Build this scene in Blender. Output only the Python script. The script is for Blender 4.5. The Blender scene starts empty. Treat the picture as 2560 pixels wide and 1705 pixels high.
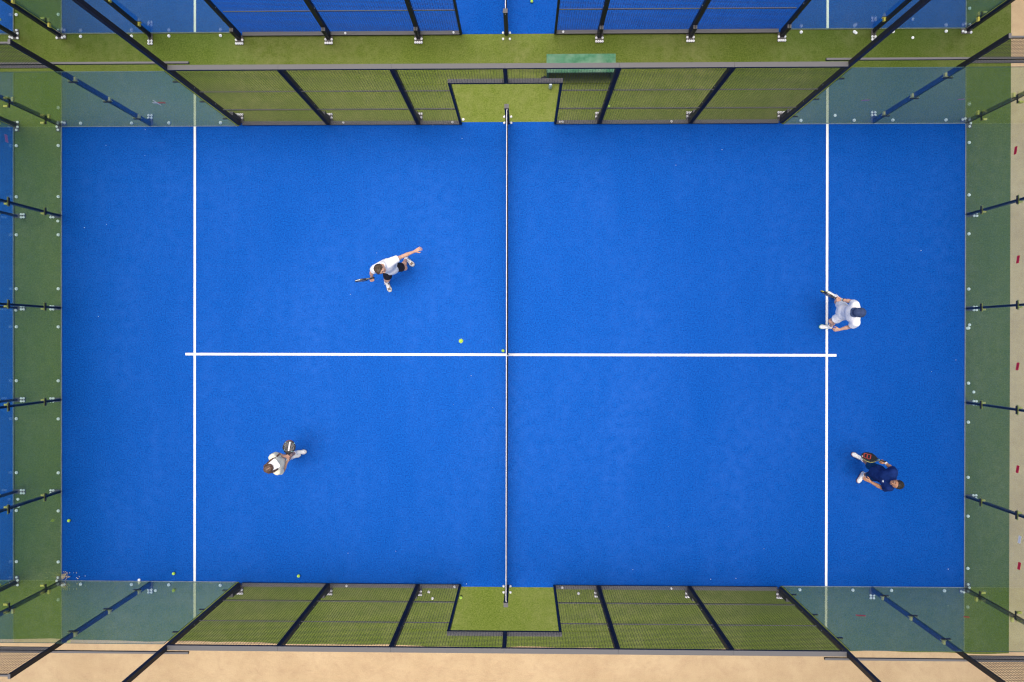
import bpy, math, random
import numpy as np
from mathutils import Vector, Matrix, Euler

random.seed(7)
rng = np.random.default_rng(11)
sc = bpy.context.scene
COL = sc.collection

# ------------------------------------------------------------------ camera
CAM = Vector((0.31428, 0.33561, 14.38144))
ROT = Euler((-0.00222538, 0.01613412, 0.00154034), 'XYZ')
FPX = 1623.49                       # focal length in photo pixels (2560 wide)
cd = bpy.data.cameras.new('camera')
cam = bpy.data.objects.new('camera', cd)
COL.objects.link(cam)
cam.location = CAM
cam.rotation_euler = ROT
cd.sensor_width = 36.0
cd.sensor_fit = 'HORIZONTAL'
cd.lens = FPX / 2560 * 36.0
cd.clip_start = 0.1
cd.clip_end = 1000
sc.camera = cam
RM = ROT.to_matrix()

def ray(u, v):
    return RM @ Vector(((u - 1280) / FPX, -(v - 852.5) / FPX, -1.0))
def at(u, v, z=0.0):
    d = ray(u, v); t = (z - CAM.z) / d.z
    return CAM + d * t
def at_x(u, v, x):
    d = ray(u, v); return CAM + d * ((x - CAM.x) / d.x)
def at_y(u, v, y):
    d = ray(u, v); return CAM + d * ((y - CAM.y) / d.y)

# ------------------------------------------------------------------ materials
def mat_new(name):
    m = bpy.data.materials.new(name); m.use_nodes = True
    nt = m.node_tree; nt.nodes.clear()
    out = nt.nodes.new('ShaderNodeOutputMaterial')
    return m, nt, out
def N(nt, t, **kw):
    n = nt.nodes.new(t)
    for k, v in kw.items():
        if k in n.inputs: n.inputs[k].default_value = v
        else: setattr(n, k, v)
    return n
def L(nt, a, b): nt.links.new(a, b)

def noise_mat(name, c0, c1, scale=20, detail=3, rough=0.6, spec=0.4, bump=0.0, metal=0.0,
              big=None, bigscale=0.5, lo=0.3, hi=0.7, top_light_dust=None, sheen=0.0):
    m, nt, out = mat_new(name)
    b = N(nt, 'ShaderNodeBsdfPrincipled', Roughness=rough, Metallic=metal)
    b.inputs['Specular IOR Level'].default_value = spec
    if sheen: b.inputs['Sheen Weight'].default_value = sheen
    tc = N(nt, 'ShaderNodeTexCoord')
    no = N(nt, 'ShaderNodeTexNoise', Scale=scale, Detail=detail, Roughness=0.6)
    L(nt, tc.outputs['Object'], no.inputs['Vector'])
    r = N(nt, 'ShaderNodeMapRange')
    r.inputs['From Min'].default_value = lo; r.inputs['From Max'].default_value = hi
    L(nt, no.outputs['Fac'], r.inputs['Value'])
    mx = N(nt, 'ShaderNodeMix', data_type='RGBA')
    mx.inputs['A'].default_value = (*c0, 1); mx.inputs['B'].default_value = (*c1, 1)
    L(nt, r.outputs['Result'], mx.inputs['Factor'])
    colout = mx.outputs['Result']
    if big is not None:
        n2 = N(nt, 'ShaderNodeTexNoise', Scale=bigscale, Detail=4, Roughness=0.55)
        L(nt, tc.outputs['Object'], n2.inputs['Vector'])
        r2 = N(nt, 'ShaderNodeMapRange')
        r2.inputs['From Min'].default_value = 0.42; r2.inputs['From Max'].default_value = 0.72
        r2.inputs['To Max'].default_value = big[3]
        L(nt, n2.outputs['Fac'], r2.inputs['Value'])
        m2 = N(nt, 'ShaderNodeMix', data_type='RGBA')
        m2.inputs['B'].default_value = (*big[:3], 1)
        L(nt, r2.outputs['Result'], m2.inputs['Factor']); L(nt, colout, m2.inputs['A'])
        colout = m2.outputs['Result']
    if top_light_dust is not None:                       # pale upward faces: sky light on the tops put into the colour, plus dust
        g = N(nt, 'ShaderNodeNewGeometry'); sx = N(nt, 'ShaderNodeSeparateXYZ')
        L(nt, g.outputs['Normal'], sx.inputs[0])
        r3 = N(nt, 'ShaderNodeMapRange'); r3.inputs['From Min'].default_value = 0.7
        L(nt, sx.outputs['Z'], r3.inputs['Value'])
        m3 = N(nt, 'ShaderNodeMix', data_type='RGBA')
        m3.inputs['B'].default_value = (*top_light_dust, 1)
        L(nt, r3.outputs['Result'], m3.inputs['Factor']); L(nt, colout, m3.inputs['A'])
        colout = m3.outputs['Result']
    L(nt, colout, b.inputs['Base Color'])
    if bump:
        bp = N(nt, 'ShaderNodeBump', Strength=bump, Distance=0.01)
        L(nt, no.outputs['Fac'], bp.inputs['Height']); L(nt, bp.outputs[0], b.inputs['Normal'])
    L(nt, b.outputs[0], out.inputs[0])
    return m

def turf_mat(name, c0, c1, sand, sandfac, rough, spec, metal):
    m, nt, out = mat_new(name)
    # drawn plastic fibres: a coloured, rough gloss over the diffuse pile
    b = N(nt, 'ShaderNodeBsdfPrincipled', Roughness=rough, Metallic=metal)
    b.inputs['Specular IOR Level'].default_value = spec
    tc = N(nt, 'ShaderNodeTexCoord')
    fine = N(nt, 'ShaderNodeTexNoise', Scale=34, Detail=3, Roughness=0.75)
    L(nt, tc.outputs['Object'], fine.inputs['Vector'])
    r = N(nt, 'ShaderNodeMapRange'); r.inputs['From Min'].default_value = 0.33; r.inputs['From Max'].default_value = 0.68
    L(nt, fine.outputs['Fac'], r.inputs['Value'])
    mx = N(nt, 'ShaderNodeMix', data_type='RGBA')
    mx.inputs['A'].default_value = (*c0, 1); mx.inputs['B'].default_value = (*c1, 1)
    L(nt, r.outputs['Result'], mx.inputs['Factor'])
    # sand brushed into the pile in soft patches, stretched the way the drag brush runs
    mp = N(nt, 'ShaderNodeMapping'); mp.inputs['Scale'].default_value = (0.55, 0.22, 1)
    L(nt, tc.outputs['Object'], mp.inputs['Vector'])
    big = N(nt, 'ShaderNodeTexNoise', Scale=1.0, Detail=5, Roughness=0.6)
    L(nt, mp.outputs[0], big.inputs['Vector'])
    r2 = N(nt, 'ShaderNodeMapRange'); r2.inputs['From Min'].default_value = 0.35; r2.inputs['From Max'].default_value = 0.75
    L(nt, big.outputs['Fac'], r2.inputs['Value'])
    mid = N(nt, 'ShaderNodeTexNoise', Scale=5.0, Detail=5, Roughness=0.7)
    L(nt, tc.outputs['Object'], mid.inputs['Vector'])
    r3 = N(nt, 'ShaderNodeMapRange'); r3.inputs['From Min'].default_value = 0.3; r3.inputs['From Max'].default_value = 0.75
    r3.inputs['To Min'].default_value = 0.0
    L(nt, mid.outputs['Fac'], r3.inputs['Value'])
    mu = N(nt, 'ShaderNodeMath', operation='MULTIPLY')
    L(nt, r2.outputs['Result'], mu.inputs[0]); L(nt, r3.outputs['Result'], mu.inputs[1])
    mu2 = N(nt, 'ShaderNodeMath', operation='MULTIPLY'); mu2.inputs[1].default_value = sandfac
    L(nt, mu.outputs[0], mu2.inputs[0])
    m2 = N(nt, 'ShaderNodeMix', data_type='RGBA'); m2.inputs['B'].default_value = (*sand, 1)
    L(nt, mu2.outputs[0], m2.inputs['Factor']); L(nt, mx.outputs['Result'], m2.inputs['A'])
    L(nt, m2.outputs['Result'], b.inputs['Base Color'])
    bp = N(nt, 'ShaderNodeBump', Strength=0.35, Distance=0.008)
    L(nt, fine.outputs['Fac'], bp.inputs['Height']); L(nt, bp.outputs[0], b.inputs['Normal'])
    L(nt, b.outputs[0], out.inputs[0])
    return m

def glass_mat(name):
    m, nt, out = mat_new(name)
    g = N(nt, 'ShaderNodeNewGeometry')
    dp = N(nt, 'ShaderNodeVectorMath', operation='DOT_PRODUCT')
    L(nt, g.outputs['Incoming'], dp.inputs[0]); L(nt, g.outputs['Normal'], dp.inputs[1])
    ab = N(nt, 'ShaderNodeMath', operation='ABSOLUTE'); L(nt, dp.outputs['Value'], ab.inputs[0])
    om = N(nt, 'ShaderNodeMath', operation='SUBTRACT'); om.inputs[0].default_value = 1.0
    L(nt, ab.outputs[0], om.inputs[1])
    pw = N(nt, 'ShaderNodeMath', operation='POWER'); pw.inputs[1].default_value = 5.0
    L(nt, om.outputs[0], pw.inputs[0])
    ma = N(nt, 'ShaderNodeMath', operation='MULTIPLY_ADD'); ma.inputs[1].default_value = 0.95; ma.inputs[2].default_value = 0.05
    L(nt, pw.outputs[0], ma.inputs[0])
    tr = N(nt, 'ShaderNodeBsdfTransparent'); tr.inputs[0].default_value = (0.845, 0.93, 0.895, 1)
    gl = N(nt, 'ShaderNodeBsdfGlossy', Roughness=0.0); gl.inputs[0].default_value = (1, 1, 1, 1)
    mx = N(nt, 'ShaderNodeMixShader')
    L(nt, ma.outputs[0], mx.inputs[0]); L(nt, tr.outputs[0], mx.inputs[1]); L(nt, gl.outputs[0], mx.inputs[2])
    # a thin film of dust with smears
    tc = N(nt, 'ShaderNodeTexCoord'); no = N(nt, 'ShaderNodeTexNoise', Scale=2.2, Detail=6, Roughness=0.65)
    L(nt, tc.outputs['Object'], no.inputs['Vector'])
    r = N(nt, 'ShaderNodeMapRange'); r.inputs['From Min'].default_value = 0.35; r.inputs['From Max'].default_value = 0.75
    r.inputs['To Min'].default_value = 0.003; r.inputs['To Max'].default_value = 0.02
    L(nt, no.outputs['Fac'], r.inputs['Value'])
    df = N(nt, 'ShaderNodeBsdfDiffuse'); df.inputs[0].default_value = (0.62, 0.62, 0.62, 1)
    m2 = N(nt, 'ShaderNodeMixShader'); L(nt, r.outputs['Result'], m2.inputs[0]); L(nt, mx.outputs[0], m2.inputs[1]); L(nt, df.outputs[0], m2.inputs[2])
    L(nt, m2.outputs[0], out.inputs[0])
    return m

M = {}
M['blue'] = turf_mat('blue_turf', (0.0, 0.036, 0.222), (0.002, 0.092, 0.41), (0.024, 0.114, 0.455), 0.55, 0.5, 0.08, 0.46)
M['green'] = turf_mat('green_turf', (0.056, 0.090, 0.008), (0.118, 0.152, 0.030), (0.235, 0.228, 0.105), 0.6, 0.44, 0.12, 0.74)
M['line'] = noise_mat('white_line_turf', (0.72, 0.72, 0.68), (0.86, 0.86, 0.83), 60, 3, 0.7, 0.3, 0.2)
M['glass'] = glass_mat('tempered_glass')
M['edge'] = noise_mat('glass_edge', (0.03, 0.07, 0.07), (0.06, 0.11, 0.11), 30, 2, 0.2, 0.5)
M['channel'] = noise_mat('channel_aluminium', (0.30, 0.32, 0.31), (0.52, 0.54, 0.52), 25, 3, 0.4, 0.5)
M['steel'] = noise_mat('black_painted_steel', (0.008, 0.008, 0.011), (0.018, 0.018, 0.026), 40, 3, 0.5, 0.35, top_light_dust=(0.125, 0.122, 0.12))
M['steel_in'] = noise_mat('navy_black_steel', (0.006, 0.007, 0.014), (0.014, 0.015, 0.03), 40, 3, 0.45, 0.35, top_light_dust=(0.125, 0.122, 0.12))
M['wire'] = noise_mat('mesh_wire_paint', (0.008, 0.008, 0.014), (0.018, 0.018, 0.028), 30, 2, 0.5, 0.35)
M['plate'] = noise_mat('dusty_base_plate', (0.06, 0.056, 0.052), (0.14, 0.128, 0.118), 45, 4, 0.6, 0.4)
M['cap'] = noise_mat('white_plastic_cap', (0.80, 0.80, 0.78), (0.92, 0.92, 0.90), 30, 2, 0.4, 0.5)
M['yellow'] = noise_mat('yellow_bracket_paint', (0.50, 0.42, 0.06), (0.66, 0.57, 0.12), 30, 3, 0.5, 0.4)
M['clamp'] = noise_mat('black_clamp', (0.010, 0.010, 0.012), (0.022, 0.022, 0.026), 40, 2, 0.4, 0.4)
M['red'] = noise_mat('red_tape', (0.55, 0.012, 0.035), (0.66, 0.02, 0.05), 30, 2, 0.4, 0.4)
M['pink'] = noise_mat('faded_pink_tape', (0.36, 0.16, 0.36), (0.42, 0.20, 0.42), 30, 2, 0.4, 0.4)
M['white_tape'] = noise_mat('white_tape', (0.70, 0.70, 0.70), (0.84, 0.84, 0.84), 30, 2, 0.5, 0.4)
M['net'] = noise_mat('black_net_cord', (0.018, 0.016, 0.019), (0.035, 0.032, 0.036), 50, 2, 0.8, 0.2)
M['sand'] = None
def sand_mat():
    m, nt, out = mat_new('compacted_sand')
    b = N(nt, 'ShaderNodeBsdfPrincipled', Roughness=0.48, Metallic=0.45)
    b.inputs['Specular IOR Level'].default_value = 0.3
    tc = N(nt, 'ShaderNodeTexCoord')
    def nz(s, d, lo, hi, tmin=0, tmax=1, rgh=0.6):
        n = N(nt, 'ShaderNodeTexNoise', Scale=s, Detail=d, Roughness=rgh); L(nt, tc.outputs['Object'], n.inputs['Vector'])
        r = N(nt, 'ShaderNodeMapRange'); r.inputs['From Min'].default_value = lo; r.inputs['From Max'].default_value = hi
        r.inputs['To Min'].default_value = tmin; r.inputs['To Max'].default_value = tmax
        L(nt, n.outputs['Fac'], r.inputs['Value']); return n, r.outputs['Result']
    def mix(f, a, c):
        x = N(nt, 'ShaderNodeMix', data_type='RGBA'); L(nt, f, x.inputs['Factor'])
        if isinstance(a, tuple): x.inputs['A'].default_value = (*a, 1)
        else: L(nt, a, x.inputs['A'])
        x.inputs['B'].default_value = (*c, 1); return x.outputs['Result']
    n1, f1 = nz(0.7, 6, 0.35, 0.7)
    n2, f2 = nz(3.5, 7, 0.45, 0.75, 0, 0.7, 0.75)
    n3, f3 = nz(40, 4, 0.66, 0.78, 0, 0.7)
    n4, f4 = nz(55, 2, 0.3, 0.7, 0, 0.35)
    c = mix(f1, (0.465, 0.345, 0.190), (0.37, 0.258, 0.130))
    c = mix(f2, c, (0.31, 0.20, 0.105)); c = mix(f4, c, (0.58, 0.45, 0.30)); c = mix(f3, c, (0.15, 0.095, 0.05))
    L(nt, c, b.inputs['Base Color'])
    bp = N(nt, 'ShaderNodeBump', Strength=0.4, Distance=0.02); L(nt, n2.outputs['Fac'], bp.inputs['Height'])
    L(nt, bp.outputs[0], b.inputs['Normal']); L(nt, b.outputs[0], out.inputs[0])
    return m
M['sand'] = sand_mat()

# ------------------------------------------------------------------ mesh helpers
class MB:
    def __init__(self): self.v = []; self.f = []; self.mi = []
    def add(self, vs, fs, mi=0):
        o = len(self.v); self.v += [tuple(p) for p in vs]
        self.f += [tuple(i + o for i in f) for f in fs]; self.mi += [mi] * len(fs); return self
    def box(self, x0, x1, y0, y1, z0, z1, mi=0):
        x0, x1 = sorted((x0, x1)); y0, y1 = sorted((y0, y1)); z0, z1 = sorted((z0, z1))
        return self.add([(x0,y0,z0),(x1,y0,z0),(x1,y1,z0),(x0,y1,z0),(x0,y0,z1),(x1,y0,z1),(x1,y1,z1),(x0,y1,z1)],
            [(0,3,2,1),(4,5,6,7),(0,1,5,4),(1,2,6,5),(2,3,7,6),(3,0,4,7)], mi)
    def cyl(self, c, r0, r1, h, n=14, axis='z', mi=0, cap=True):
        vs = []
        for k, (r, z) in enumerate(((r0, 0), (r1, h))):
            for i in range(n):
                a = 2 * math.pi * i / n; p = (r * math.cos(a), r * math.sin(a), z)
                if axis == 'x': p = (p[2], p[0], p[1])
                if axis == 'y': p = (p[0], p[2], p[1])
                vs.append((c[0] + p[0], c[1] + p[1], c[2] + p[2]))
        fs = [(i, (i + 1) % n, n + (i + 1) % n, n + i) for i in range(n)]
        if cap: fs += [tuple(reversed(range(n))), tuple(range(n, 2 * n))]
        return self.add(vs, fs, mi)
    def tube(self, pts, r, n=8, mi=0):
        pts = [Vector(p) for p in pts]; rs = r if isinstance(r, (list, tuple)) else [r] * len(pts); o = []
        for k, p in enumerate(pts):
            t = (pts[min(k + 1, len(pts) - 1)] - pts[max(k - 1, 0)]).normalized()
            a = t.cross(Vector((0, 0, 1)) if abs(t.z) < .9 else Vector((1, 0, 0))).normalized(); b = t.cross(a)
            for i in range(n):
                w = 2 * math.pi * i / n; o.append(p + (a * math.cos(w) + b * math.sin(w)) * rs[k])
        fs = []
        for k in range(len(pts) - 1):
            for i in range(n):
                j = (i + 1) % n; fs.append((k*n+i, k*n+j, (k+1)*n+j, (k+1)*n+i))
        fs += [tuple(reversed(range(n))), tuple(range((len(pts)-1)*n, len(pts)*n))]
        return self.add(o, fs, mi)
    def bar(self, a, b, w):                      # thin square bar between two points
        a = Vector(a); b = Vector(b); t = (b - a).normalized()
        u = t.cross(Vector((0, 0, 1)) if abs(t.z) < .9 else Vector((0, 1, 0))).normalized() * (w / 2); v = t.cross(u).normalized() * (w / 2)
        vs = [a+u+v, a-u+v, a-u-v, a+u-v, b+u+v, b-u+v, b-u-v, b+u-v]
        return self.add(vs, [(0,1,5,4),(1,2,6,5),(2,3,7,6),(3,0,4,7),(3,2,1,0),(4,5,6,7)])

WLOC = {}
def link_mesh(name, me, mats, parent, origin):
    o = bpy.data.objects.new(name, me); COL.objects.link(o)
    for m in (mats if isinstance(mats, (list, tuple)) else [mats]):
        if len(me.materials) < len(mats if isinstance(mats, (list, tuple)) else [mats]): me.materials.append(m)
    origin = Vector(origin); WLOC[o.name] = origin
    if parent is not None:
        o.parent = parent; o.location = origin - WLOC[parent.name]
    else: o.location = origin
    return o
def obj(name, mb, mats, parent=None, origin=None, smooth=False):
    a = np.array(mb.v, float)
    if origin is None:
        origin = ((a[:,0].min()+a[:,0].max())/2, (a[:,1].min()+a[:,1].max())/2, a[:,2].min())
    me = bpy.data.meshes.new(name)
    me.from_pydata((a - np.array(origin)).tolist(), [], mb.f)
    if any(mb.mi): me.polygons.foreach_set('material_index', mb.mi)
    if smooth: me.polygons.foreach_set('use_smooth', [True] * len(me.polygons))
    me.update()
    return link_mesh(name, me, mats, parent, origin)
def tag(o, label=None, cat=None, group=None, kind=None):
    for k, v in (('label', label), ('category', cat), ('group', group), ('kind', kind)):
        if v: o[k] = v
    return o
def thing(name, label, cat, loc, group=None):
    o = bpy.data.objects.new(name, None); COL.objects.link(o); o.location = loc; o.empty_display_size = 0.2
    WLOC[o.name] = Vector(loc); return tag(o, label, cat, group, 'thing')
PROTO = {}
def inst(name, key, make, mats, parent, pos, smooth=False):      # shared-mesh part at a world position
    if key not in PROTO:
        mb = make(); me = bpy.data.meshes.new(key); me.from_pydata(mb.v, [], mb.f)
        if smooth: me.polygons.foreach_set('use_smooth', [True] * len(me.polygons))
        me.materials.append(mats); PROTO[key] = me
    o = bpy.data.objects.new(name, PROTO[key]); COL.objects.link(o)
    pos = Vector(pos); WLOC[o.name] = pos
    if parent is not None: o.parent = parent; o.location = pos - WLOC[parent.name]
    else: o.location = pos
    return o
def cap_mb():
    mb = MB(); mb.cyl((0, 0, 0), .0262, .0245, .012, 14); mb.cyl((0, 0, .0122), .020, .012, .012, 14); return mb
def bolt(parent, x, y, z=0.012): return inst('bolt_cap', 'bolt_cap', cap_mb, M['cap'], parent, (x, y, z))
def foot_mb():
    mb = MB(); mb.cyl((0, 0, 0), .034, .032, .016, 16); mb.cyl((0, 0, .0162), .024, .016, .016, 14); return mb
def anchor(parent, x, y, z=0.004): return inst('anchor_cap', 'anchor_cap', foot_mb, M['cap'], parent, (x, y, z))

# ------------------------------------------------------------------ world, sun
wd = bpy.data.worlds.new('World'); sc.world = wd; wd.use_nodes = True
nt = wd.node_tree; bg = nt.nodes['Background']
sky = nt.nodes.new('ShaderNodeTexSky'); sky.sky_type = 'NISHITA'; sky.sun_disc = False
SUN_EL, SUN_AZ = math.radians(84.5), math.radians(285)
sky.sun_elevation = SUN_EL; sky.sun_rotation = SUN_AZ
sky.air_density = 1.0; sky.dust_density = 6.0; sky.ozone_density = 0.6
nt.links.new(sky.outputs[0], bg.inputs[0]); bg.inputs[1].default_value = 0.15
ld = bpy.data.lights.new('sun', 'SUN'); ld.energy = 0.6; ld.angle = math.radians(38); ld.color = (1.0, 0.955, 0.88)
sun = bpy.data.objects.new('sun', ld); COL.objects.link(sun); sun.location = (0, 0, 60)
sd = Vector((math.sin(SUN_AZ) * math.cos(SUN_EL), math.cos(SUN_AZ) * math.cos(SUN_EL), math.sin(SUN_EL)))
sun.rotation_euler = sd.to_track_quat('Z', 'Y').to_euler()

# ------------------------------------------------------------------ the setting
HW = 5.08                    # half width of a court (inside face of the glass)
g = MB(); g.add([(-250, -250, -.03), (250, -250, -.03), (250, 250, -.03), (-250, 250, -.03)], [(0, 1, 2, 3)])
tag(obj('ground', g, M['sand'], origin=(0, 0, -.03)), 'pale compacted sand around the courts', 'ground', kind='structure')
g = MB()
edge = []
KX = [(-60, at(80, 1598).y + .05)] + [(at(u, v).x, at(u, v).y) for u, v in ((80, 1598), (500, 1604), (1120, 1616), (1800, 1624), (2400, 1632))] + [(12, at(2400, 1634).y)]
for i in range(140):
    x = -60 + (10.98 + 60) * (1 - (1 - i / 139) ** 2); j = max(k for k in range(len(KX) - 1) if x >= KX[k][0]); f = (x - KX[j][0]) / (KX[j + 1][0] - KX[j][0])
    edge.append((x, KX[j][1] + (KX[j + 1][1] - KX[j][1]) * f + .012 * math.sin(x * 1.7) + .010 * math.sin(x * 4.1)))
top = [(x, y, 0.) for x, y in edge] + [(11.00, 60, 0), (-60, 60, 0)]
g.add([(x, y, -.004) for x, y, z in top], [tuple(range(len(top)))])
n = len(top); g.add([(x, y, -.004) for x, y, z in top] + [(x, y, -.035) for x, y, z in top], [(i, n + i, n + (i + 1) % n, (i + 1) % n) for i in range(n)])
tag(obj('green_turf', g, M['green'], origin=(0, 0, 0)), 'green artificial turf path around and between the courts', 'turf', kind='structure')

def court_floor(cx, cy, label, lines=True):
    f = MB(); f.box(cx - 10, cx + 10, cy - HW, cy + HW, -.02, .001)
    f.box(cx - 6, cx + 6, cy - HW - .0, cy - HW - .07, -.02, .001); f.box(cx - 6, cx + 6, cy + HW, cy + HW + .07, -.02, .001)
    o = tag(obj('court_surface', f, M['blue'], origin=(cx, cy, 0)), label, 'court surface', kind='structure')
    if lines:
        for s in (-1, 1):
            x = cx + s * 7.0; b = MB().box(x - .0255, x + .0255, cy - HW, cy + HW, .002, .005); obj('line_marking', b, M['line'], o)
        b = MB().box(cx - 7.21, cx - 7.0285, cy - .028, cy + .028, .002, .005); b.box(cx - 6.9715, cx + 6.9715, cy - .028, cy + .028, .002, .005); b.box(cx + 7.0285, cx + 7.21, cy - .028, cy + .028, .002, .005)
        obj('line_marking', b, M['line'], o)
    return o

# ------------------------------------------------------------------ court parts
def clamp_set(post, x, y, s, axis, zs, tabs=(-1, 1), half=0):
    """black clamp inside the glass, yellow bracket behind it; s = outward sign along the wall normal"""
    for z in zs:
        c = MB(); k = MB()
        lo, hi = (-.095, .095) if not half else ((0.0, .095) if half > 0 else (-.095, 0.0))
        def put(mb, a0, a1, n0, n1, z0, z1):
            if axis == 'x': mb.box(x + a0, x + a1, y + s * n0, y + s * n1, z + z0, z + z1)
            else: mb.box(x + s * n0, x + s * n1, y + a0, y + a1, z + z0, z + z1)
        put(c, lo * .85, hi * .85, -.009, -.001, -.018, .018)
        put(k, lo, hi, .014, .020, -.025, .025)
        for t in tabs:
            k2 = MB(); put(k2, t * .0245, t * .062, .0205, .088, -.03, .025); obj('bracket', k2, M['yellow'], post)
        obj('glass_clamp', c, M['clamp'], post); obj('backing_strip', k, M['yellow'], post)

def pane(par, x0, x1, y0, y1, z0, z1):
    m = MB(); m.box(x0, x1, y0, y1, z0, z1)
    thin = 0 if abs(x1 - x0) < abs(y1 - y0) else 1
    big = (3, 5) if thin == 0 else (2, 4)
    m.mi = [0 if i in big else 1 for i in range(6)]
    return obj('glass_pane', m, [M['glass'], M['edge']], par)

def wire_grid(mb, u0, u1, z0, z1, place, step=.05, w=.0038, off=(0., 0.)):
    nu = round((u1 - u0) / step); nz = round((z1 - z0) / step)
    for i in range(nu + 1):
        u = u0 + (u1 - u0) * i / nu; mb.bar(place(u, z0, 0), place(u, z1, 0), w)
    for k in range(nz + 1):
        z = z0 + (z1 - z0) * k / nz; mb.bar(place(u0, z, .004), place(u1, z, .004), w)

def side_glass(cx, cy, s, t, label, panes=2, strips=(), group='glass corner walls of the courts'):
    """glass return wall beside a corner: s = side (+1 towards the top of the picture), t = end"""
    yw = cy + s * HW
    T = thing('glass_side_wall', label, 'glass wall', (cx + t * 8, yw, 0), group)
    X = lambda a: cx + t * a
    p1 = pane(T, X(9.985), X(8.006), yw, yw + s * .012, .02, 2.95)
    for a in (9.57, 8.42): anchor(p1, X(a), yw + s * .075)
    ps = [p1]
    b = MB().box(X(9.985), X(8.006), yw - s * .003, yw + s * .0145, 0.002, .019)
    if panes > 1:
        p2 = pane(T, X(7.994), X(6.05), yw, yw + s * .012, .02, 2.95); ps.append(p2)
        for a in (7.58, 6.42): anchor(p2, X(a), yw + s * .075)
        b.box(X(7.994), X(6.05), yw - s * .003, yw + s * .0145, 0.002, .019)
    obj('bottom_channel', b, M['channel'], T)
    # four metre post at the joint
    po = obj('post', MB().box(X(8) - .022, X(8) + .022, yw + s * .022, yw + s * .102, .01, 4.0), M['steel'], T)
    obj('base_plate', MB().box(X(8) - .05, X(8) + .05, yw + s * .022, yw + s * .275, .0, .0098), M['plate'], po)
    gs = MB(); y0, y1 = yw + s * .1025, yw + s * .19
    gs.add([(X(8) - .004, y0, .0105), (X(8) + .004, y0, .0105), (X(8) + .004, y1, .0105), (X(8) - .004, y1, .0105), (X(8) - .004, y0, .16), (X(8) + .004, y0, .16)],
           [(0,1,2,3),(0,4,5,1),(4,3,2,5),(0,3,4),(1,5,2)])
    obj('gusset', gs, M['plate'], po)
    for dx in (-.034, .034):
        for dy in (.185, .245): bolt(po, X(8) + dx, yw + s * dy)
    clamp_set(po, X(8), yw, s, 'x', (.5, 1.5, 2.5), tabs=(-t,))
    if panes > 1:
        # welded mesh over the first pane, and the long stiffening tube on the outside
        m = MB(); wire_grid(m, 8.03, 9.98, 3.06, 3.96, lambda u, z, d: (X(u), yw + s * (.03 + d), z))
        obj('mesh_panel', m, M['wire'], T)
        obj('rail', MB().box(X(8.0225), X(10.0), yw + s * .036, yw + s * .076, 3.03, 3.06), M['steel'], T)
        obj('rail', MB().box(X(8.0225), X(10.0), yw + s * .036, yw + s * .066, 3.96, 3.99), M['steel'], T)
        obj('stiffening_tube', MB().box(X(10.05), X(5.58), yw + s * .115, yw + s * .15, 2.98, 3.02), M['steel'], T)
    for (a, z, w, h, mk, sl) in strips:
        par = ps[0] if abs(a) > 8 or panes < 2 else ps[1]; x = X(a); m = MB()
        y0 = yw - s * .0015; y1 = yw - s * .0005
        m.add([(x - w/2, y0, z - h/2), (x + w/2, y0, z - h/2 + sl), (x + w/2, y0, z + h/2 + sl), (x - w/2, y0, z + h/2),
               (x - w/2, y1, z - h/2), (x + w/2, y1, z - h/2 + sl), (x + w/2, y1, z + h/2 + sl), (x - w/2, y1, z + h/2)],
              [(0,1,2,3),(7,6,5,4),(0,4,5,1),(1,5,6,2),(2,6,7,3),(3,7,4,0)])
        obj('warning_strip', m, M[mk], par)
    return T

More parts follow.
